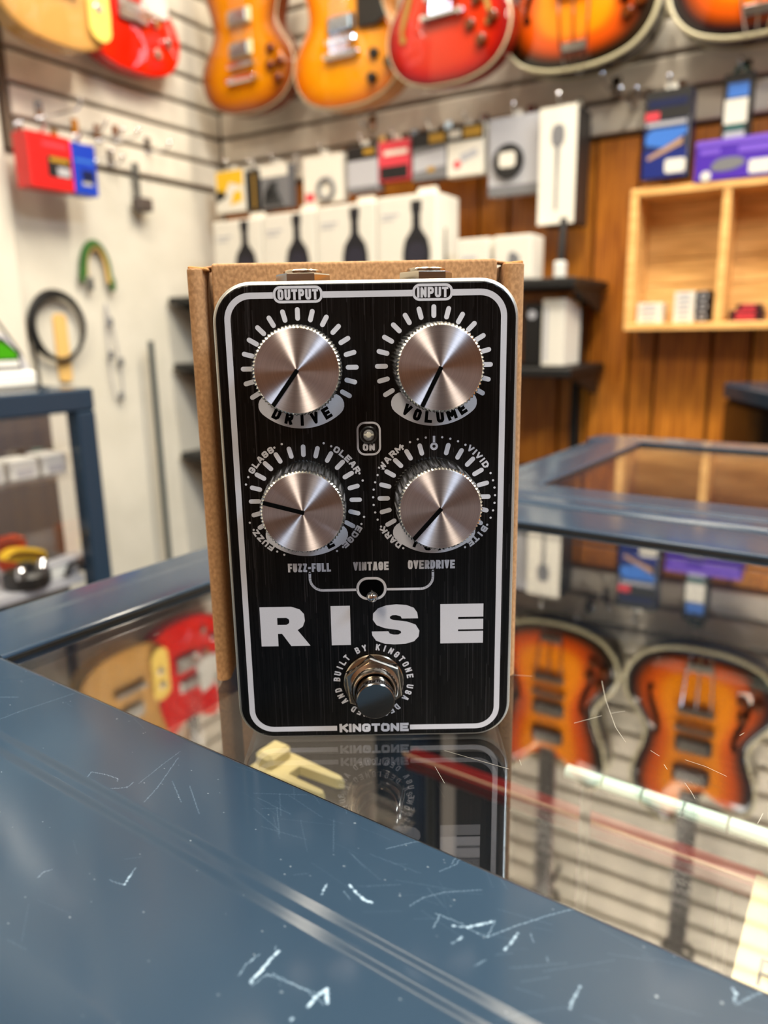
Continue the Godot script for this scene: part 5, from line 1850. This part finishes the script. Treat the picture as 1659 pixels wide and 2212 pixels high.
# ---------------------------------------------------------------- goods on the left wall
func left_wall_goods() -> void:
	var t := thing("string_box", "red printed box hanging on the left slat wall", "package", lwall(1.239, 1.437, 0.12))
	boxed(t, "carton", 0.118, 0.122, 0.055, M.red_card)
	card(t, "dark_panel", -0.012, 0.052, 0.028, 0.076, 0, M.ink_dark)
	card(t, "gold_lettering", -0.004, 0.046, 0.062, 0.072, 0.0007, M.gold_print)
	card(t, "pale_panel", 0.014, 0.048, 0.032, 0.052, 0.0007, M.pale_grey)
	card(t, "pale_lettering", -0.02, 0.045, 0.094, 0.104, 0, M.pink_card)
	hook(lwall(1.239, 1.566, 0.009), 0.10, "holding the red printed box")
	t = thing("string_box", "blue printed box hanging beside the red box on the left slat wall", "package", lwall(1.336, 1.437, 0.115))
	boxed(t, "carton", 0.070, 0.118, 0.045, M.blue_card)
	card(t, "dark_panel", -0.01, 0.025, 0.030, 0.058, 0, M.navy_print)
	card(t, "pale_lettering", -0.028, 0.028, 0.075, 0.082, 0, M.sky_print)
	card(t, "pale_panel", -0.012, 0.018, 0.022, 0.030, 0.0007, M.pale_grey)
	hook(lwall(1.336, 1.563, 0.009), 0.10, "holding the blue printed box")
	for e in [[1.40, 1.60, 0.12], [1.47, 1.60, 0.10], [1.445, 1.545, 0.08], [1.30, 1.62, 0.16], [1.53, 1.61, 0.09], [1.64, 1.60, 0.09], [1.505, 1.545, 0.05]]:
		hook(lwall(e[0], e[1], 0.009), e[2], "left empty on the left slat wall")
	t = thing("wall_bracket", "grey metal bracket hanging from the lowest slat groove", "bracket", lwall(1.585, 1.43, 0.012))
	var m := mb()
	m.bev(Vector3(0, 0.085, 0.004), Vector3(0.020, 0.10, 0.006), 0.002)
	part(t, "strap", m, M.steel)
	m = mb()
	m.bev(Vector3(0.0, 0.022, 0.02), Vector3(0.05, 0.035, 0.035), 0.004)
	part(t, "foot", m, mat("bronze_grey", Color(0.30, 0.26, 0.24), 0.5))
	# cable coil on the white board
	t = thing("cable_coil", "black cable coiled in a big ring on the white wall", "cable", lwall(1.278, 1.123, 0.010))
	var rng := RandomNumberGenerator.new()
	rng.seed = 4
	for k in 4:
		m = mb()
		var path := []
		var rx := 0.081 - k * 0.0035
		var ry := 0.088 - k * 0.003
		for i in 40:
			var a := TAU * i / 40
			path.append(Vector3(rx * cos(a) + k * 0.001, ry * sin(a) - k * 0.002, 0.006 + 0.006 * (k % 2) + 0.002 * sin(a * 3 + k)))
		m.tube(path, 0.0042, 7, true)
		part(t, "cable_turn", m, M.black_rubber)
	m = mb()
	m.tube([Vector3(-0.078, 0.0, 0.016), Vector3(-0.076, -0.09, 0.014), Vector3(-0.072, -0.16, 0.01)], 0.004, 7)
	part(t, "cable_end", m, M.black_rubber)
	t = thing("yellow_level", "narrow yellow wooden paddle hanging behind the cable coil", "paddle", lwall(1.296, 0.978, 0.002))
	m = mb()
	m.extrude(rrect(0.040, 0.175, 0.012, 5, Vector2(0.0, 0.0875)), 0.0, 0.004, 0.001)
	part(t, "blade", m, M.yellow_wood)
	# green cables looped over a peg
	t = thing("patch_cable", "green and yellow patch cables looped over a peg", "cable", lwall(1.42, 1.262, 0.006))
	for e in [[0.046, 0.080, M.green_cable, 0.0], [0.040, 0.072, M.green_cable, 0.008], [0.034, 0.066, M.yellow_wood, 0.004]]:
		m = mb()
		var path := []
		for i in 17:
			var a := PI * (1.0 - i / 16.0)
			path.append(Vector3(e[0] * cos(a), e[1] * sin(a), 0.006 + e[3]))
		path.append(Vector3(e[0] * 1.05, -0.026, 0.008 + e[3]))
		path.push_front(Vector3(-e[0] * 1.08, -0.010, 0.008 + e[3]))
		m.tube(path, 0.0058, 7)
		part(t, "cable", m, e[2])
	for e in [[-0.050, -0.012, 0.012], [0.046, -0.03, 0.010], [-0.026, -0.03, 0.008]]:
		m = mb()
		m.bev(Vector3(e[0], e[1], 0.012), Vector3(0.016, 0.034, 0.014), 0.004)
		part(t, "plug", m, M.green_cable if e[2] > 0.008 else M.steel)
	# thin hanging cord with clips
	t = thing("hanging_cord", "thin grey cord with small dark clips hanging on the white wall", "cord", lwall(1.445, 0.898, 0.006))
	for s in [-1.0, 1.0]:
		m = mb()
		m.tube([Vector3(-0.004, 0.285, 0.004), Vector3(s * 0.012 + 0.004, 0.20, 0.006), Vector3(s * 0.020 + 0.008, 0.10, 0.006), Vector3(s * 0.014 + 0.012, 0.02, 0.006)], 0.0020, 6)
		part(t, "cord", m, M.pale_grey)
	for e in [[0.004, 0.235], [-0.004, 0.145], [0.028, 0.125], [0.018, 0.03]]:
		m = mb()
		m.bev(Vector3(e[0], e[1], 0.008), Vector3(0.016, 0.024, 0.012), 0.004)
		part(t, "clip", m, M.grey_card)
	t = thing("amplifier", "dark brown amplifier cabinet standing behind the navy case", "amplifier", lwall(0.885, 0.0, 0.30))
	boxed(t, "cabinet", 0.30, 0.95, 0.26, M.brown_panel, Vector3.ZERO, 0.008)
	card(t, "grille_cloth", -0.13, 0.13, 0.06, 0.78, 0, mat("grille_brown", Color(0.17, 0.13, 0.09), 0.8), 0.003)
	card(t, "control_panel", -0.13, 0.13, 0.82, 0.90, 0, M.black_metal, 0.002)
	# steel pole leaning on the wall
	m = mb()
	m.tube([Vector3(0, 0, 0), Vector3(0, 1.078, 0)], 0.0085, 14)
	solo("metal_pole", m, mat("pole_grey", Color(0.23, 0.26, 0.26), 0.4), "thin dark grey metal pole standing against the white wall", "pole", lwall(1.554, 0.0, 0.05))


# ---------------------------------------------------------------- side case: terminal on top, goods inside
func side_item(called: String, label: String, x: float, y: float, z: float, turn := 0.0) -> Node3D:
	return thing(called, label, "shop goods", tall_frame() * Transform3D(Basis(Vector3.UP, turn), Vector3(x, y, z)))


func side_case_goods() -> void:
	var f := tall_frame()
	var t := thing("payment_terminal", "grey card terminal with green screen on the navy case", "terminal", f * Transform3D(Basis(Vector3.UP, 0.0), Vector3(-0.092, 1.0185, -0.12)))
	var m := mb()
	m.extrude(P2([-0.07, 0, 0.062, 0, 0.066, 0.006, 0.062, 0.03, 0.032, 0.078, 0.018, 0.088, -0.07, 0.088]), -0.05, 0.0, 0.004, 2)
	part(t, "housing", m, M.pale_grey)
	m = mb()
	m.bev(Vector3(-0.004, 0.013, 0.006), Vector3(0.136, 0.026, 0.016), 0.005)
	part(t, "base", m, M.white_plastic)
	shape(t, "screen_bezel", P2([-0.065, 0.030, 0.046, 0.030, 0.043, 0.056, 0.020, 0.078, -0.065, 0.078]), 0.0, M.dark_navy, 0.002)
	var gs := mat("green_screen", Color(0.20, 0.55, 0.04), 0.3)
	shape(t, "screen", P2([-0.062, 0.046, 0.040, 0.046, 0.038, 0.056, 0.018, 0.072, -0.062, 0.072]), 0.002, gs, 0.001)
	shape(t, "label_strip", P2([-0.062, 0.033, 0.042, 0.033, 0.041, 0.043, -0.062, 0.043]), 0.002, M.white_plastic, 0.001)
	var cord := solo("terminal_cord", corded([Vector3(0.0, 0.0, 0.0), Vector3(0.0, 0.05, -0.02), Vector3(-0.012, 0.14, -0.10)], 0.0025), M.black_rubber, "thin black cord rising behind the card terminal", "cord", f * Transform3D(Basis(), Vector3(-0.022, 1.021, -0.14)))
	# upper glass shelf
	for e in [[-0.150, 0.040, 0.030, "pale tuner box on the glass shelf beside the navy post of the side case"], [-0.098, 0.046, 0.032, "pale tuner box in the middle of the side case glass shelf"], [-0.046, 0.044, 0.034, "pale tuner box nearest the navy corner post"]]:
		t = side_item("tuner_box", e[3], e[0], 0.8811, -0.055)
		boxed(t, "carton", e[1], e[2], 0.05, M.white_plastic, Vector3.ZERO, 0.003)
		card(t, "grey_label", -e[1] * 0.3, e[1] * 0.3, 0.006, 0.016, 0, M.pale_grey)
	var rng := RandomNumberGenerator.new()
	rng.seed = 12
	var tones := [M.steel, M.black_plastic, M.teal_card, M.chrome, M.bronze_grey, M.dark_navy]
	for k in 9:
		t = side_item("spare_part", ["nickel", "black", "teal", "chrome", "bronze", "navy", "dull nickel", "matt black", "dark teal"][k] + " tuning machine lying at the back of the side case glass shelf", -0.215 + k * 0.023, 0.8811, -0.13 - 0.02 * (k % 2), rng.randf_range(-1, 1))
		m = mb()
		m.lathe([Vector2(0.010, 0), Vector2(0.012, 0.006), Vector2(0.008, 0.012), Vector2(0.008, 0.028), Vector2(0.011, 0.034), Vector2(0, 0.036)], 14)
		part(t, "barrel", m, tones[k % 6])
		m = mb()
		m.bev(Vector3(0.016, 0.008, 0), Vector3(0.016, 0.014, 0.012), 0.003)
		part(t, "button", m, M.pale_grey)
	# lower shelf
	t = side_item("orange_tray", "orange flat tray at the back of the lower shelf of the side case", -0.078, 0.7121, -0.16)
	boxed(t, "tray", 0.05, 0.052, 0.04, M.orange_card, Vector3.ZERO, 0.004)
	card(t, "rim", -0.026, 0.026, 0.046, 0.050, 0, M.maroon_card)
	t = side_item("yellow_tool", "yellow plastic tool with angled arm on the lower shelf of the side case", -0.085, 0.7135, -0.105)
	m = mb()
	m.extrude(smooth([Vector2(-0.04, 0.035), Vector2(-0.02, 0.048), Vector2(0.015, 0.04), Vector2(0.034, 0.03), Vector2(0.03, 0.012), Vector2(0.012, 0.0), Vector2(-0.002, 0.004), Vector2(-0.012, 0.022)], 4), -0.02, 0.0, 0.004, 2)
	part(t, "handle", m, M.yellow_card)
	m = mb()
	m.bev(Vector3(0.012, 0.006, -0.01), Vector3(0.03, 0.012, 0.03), 0.003)
	part(t, "grip", m, M.grey_card)
	t = side_item("black_winder", "black round winder with silver bolts on the lower shelf of the side case", -0.115, 0.7121, -0.06)
	m = mb()
	m.lathe([Vector2(0.034, 0), Vector2(0.036, 0.004), Vector2(0.036, 0.02), Vector2(0.030, 0.026), Vector2(0.012, 0.028), Vector2(0.012, 0.036), Vector2(0, 0.038)], 28)
	part(t, "drum", m, M.black_plastic)
	for e in [[-0.02, 0.022], [0.012, 0.026], [0.026, 0.004]]:
		m = mb()
		m.lathe([Vector2(0.008, 0.02), Vector2(0.008, 0.034), Vector2(0.005, 0.038), Vector2(0, 0.038)], 14, Vector3(e[0], 0, e[1]))
		part(t, "bolt", m, M.chrome)
	for e in [[-0.066, -0.045, M.white_plastic, "white"], [-0.028, -0.05, M.pale_grey, "grey"], [-0.155, -0.10, M.steel, "steel"]]:
		t = side_item("parts_box", e[3] + " lidded parts box on the lower shelf of the side case", e[0], 0.7121, e[1])
		boxed(t, "box", 0.036, 0.022, 0.03, e[2], Vector3.ZERO, 0.003)
		boxed(t, "lid", 0.038, 0.005, 0.032, M.pale_grey, Vector3(0, 0.0221, 0.001), 0.001)
	t = side_item("black_winder", "small black and chrome clamp next to the navy corner post", -0.052, 0.7121, -0.035)
	m = mb()
	m.tube([Vector3(-0.01, 0.006, 0), Vector3(0.0, 0.022, 0), Vector3(0.014, 0.024, 0.0), Vector3(0.02, 0.008, 0)], 0.005, 8)
	part(t, "jaw", m, M.black_plastic)


func corded(path: Array, r: float) -> Mb:
	var m := mb()
	m.tube(path, r, 7)
	return m


# ---------------------------------------------------------------- goods under the pedal's glass
func case_goods() -> void:
	mat("blue_deep", Color(0.03, 0.12, 0.42), 0.35)
	mat("ink_ring", Color(0.13, 0.12, 0.17), 0.4)
	mat("red_rail", Color(0.42, 0.03, 0.025), 0.3)
	var t := thing("string_clip", "cream plastic two pronged clip under the glass in front of the pedal", "clip", case_frame(0.1725, 0.185, G - 0.064))
	var m := mb()
	m.xf = Transform3D(Basis(Vector3.RIGHT, Vector3.FORWARD, Vector3.UP), Vector3.ZERO)
	m.extrude(P2([-0.019, -0.008, -0.009, -0.008, 0.014, -0.007, 0.016, -0.0055, 0.014, -0.004, -0.003, -0.0035, -0.003, 0.0025, 0.014, 0.0035, 0.0165, 0.005, 0.014, 0.0065, -0.009, 0.008, -0.019, 0.008]), 0, 0.004, 0.001, 2)
	part(t, "fork", m, M.cream_plastic)
	m = mb()
	m.bev(Vector3(-0.014, 0.006, 0), Vector3(0.009, 0.006, 0.012), 0.0015)
	part(t, "hinge", m, M.cream_plastic)
	# inner shelf that carries it: clear glass
	m = mb()
	m.box(Vector3(0, -0.003, 0), Vector3(0.10, 0.005, 0.06))
	solo("glass_shelf", m, M.glass, "small clear glass shelf under the showcase top", "shelf", case_frame(0.178, 0.165, G - 0.0645))
	t = thing("red_display_bar", "long red display bar lying inside the showcase", "display bar", case_frame(0.127, 0.331, G - 0.14))
	m = mb()
	m.bev(Vector3(0, -0.006, 0), Vector3(0.19, 0.010, 0.012), 0.002)
	part(t, "bar", m, M.red_rail)
	m = mb()
	m.bev(Vector3(0.0, 0.0, 0.0065), Vector3(0.19, 0.0016, 0.0012), 0.0004)
	part(t, "bright_edge", m, M.tan_print)
	for x in [-0.08, 0.08]:
		m = mb()
		m.tube([Vector3(x, -0.011, 0), Vector3(x, -0.409, 0)], 0.003, 8)
		part(t, "support_rod", m, M.steel)
	t = thing("tube_rail", "white segmented rail with dark joints inside the showcase", "rail", case_frame(0.114, 0.30, G - 0.10))
	for k in 14:
		m = mb()
		m.tube([Vector3(k * 0.0175 + 0.0005, 0, 0), Vector3(k * 0.0175 + 0.017, 0, 0)], 0.0034, 10)
		part(t, "segment", m, M.glass_edge)
	for x in [0.01, 0.24]:
		m = mb()
		m.tube([Vector3(x, -0.0034, 0), Vector3(x, -0.449, 0)], 0.0025, 8)
		part(t, "support_rod", m, M.steel)
	# pedals standing on the deck
	var kinds := [["pale grey", Color(0.50, 0.49, 0.47)], ["dark grey", Color(0.16, 0.16, 0.165)], ["silver", Color(0.58, 0.57, 0.55)], ["charcoal", Color(0.07, 0.07, 0.075)], ["beige", Color(0.52, 0.47, 0.38)], ["black", Color(0.04, 0.04, 0.04)]]
	for k in 6:
		var cm := mat("stock_pedal_%d" % k, kinds[k][1], 0.35)
		t = thing("stock_pedal", kinds[k][0] + " guitar pedal standing on the showcase deck under the glass", "guitar pedal", case_frame(0.16 - k * 0.085, 0.27 - 0.05 * (k % 2), G - 0.549) * Transform3D(Basis(Vector3.UP, 0.15 * (k % 3 - 1)), Vector3.ZERO))
		m = mb()
		m.bev(Vector3(0, 0.03, 0), Vector3(0.066, 0.06, 0.115), 0.005)
		part(t, "enclosure", m, cm)
		for e in [[-0.018, -0.035], [0.018, -0.035], [0.0, -0.012]]:
			m = mb()
			m.lathe([Vector2(0.009, 0.06), Vector2(0.009, 0.070), Vector2(0.007, 0.073), Vector2(0, 0.073)], 18, Vector3(e[0], 0, e[1]))
			part(t, "knob", m, M.black_plastic if k % 2 == 0 else M.pale_grey)
		m = mb()
		m.lathe([Vector2(0.008, 0.06), Vector2(0.008, 0.064), Vector2(0.005, 0.064), Vector2(0.005, 0.070), Vector2(0, 0.071)], 18, Vector3(0, 0, 0.034))
		part(t, "foot_switch", m, M.chrome)
	# handwritten note
	t = thing("paper_note", "cream paper note with handwriting leaning inside the showcase", "note", case_frame(0.006, 0.272, G - 0.13) * Transform3D(Basis(Vector3.RIGHT, -1.15), Vector3.ZERO))
	m = mb()
	m.box(Vector3(0, 0, 0), Vector3(0.052, 0.06, 0.0006))
	part(t, "sheet", m, mat("note_paper", Color(0.70, 0.65, 0.50), 0.8))
	var ink := mb()
	text(ink, "P", 0.0 - 0.012, 0.0 - 0.004, 0.008, 0.016, 0.12, 0.0006)
	text(ink, "PLA", -0.018, 0.010, -0.012, -0.002, 0.12, 0.0006, 0.2)
	part(t, "handwriting", ink, M.ink_dark)
	m = mb()
	m.tube([Vector3(0, -0.022, -0.004), Vector3(0, -0.024, -0.02)], 0.002, 6)
	part(t, "clip_wire", m, M.steel)
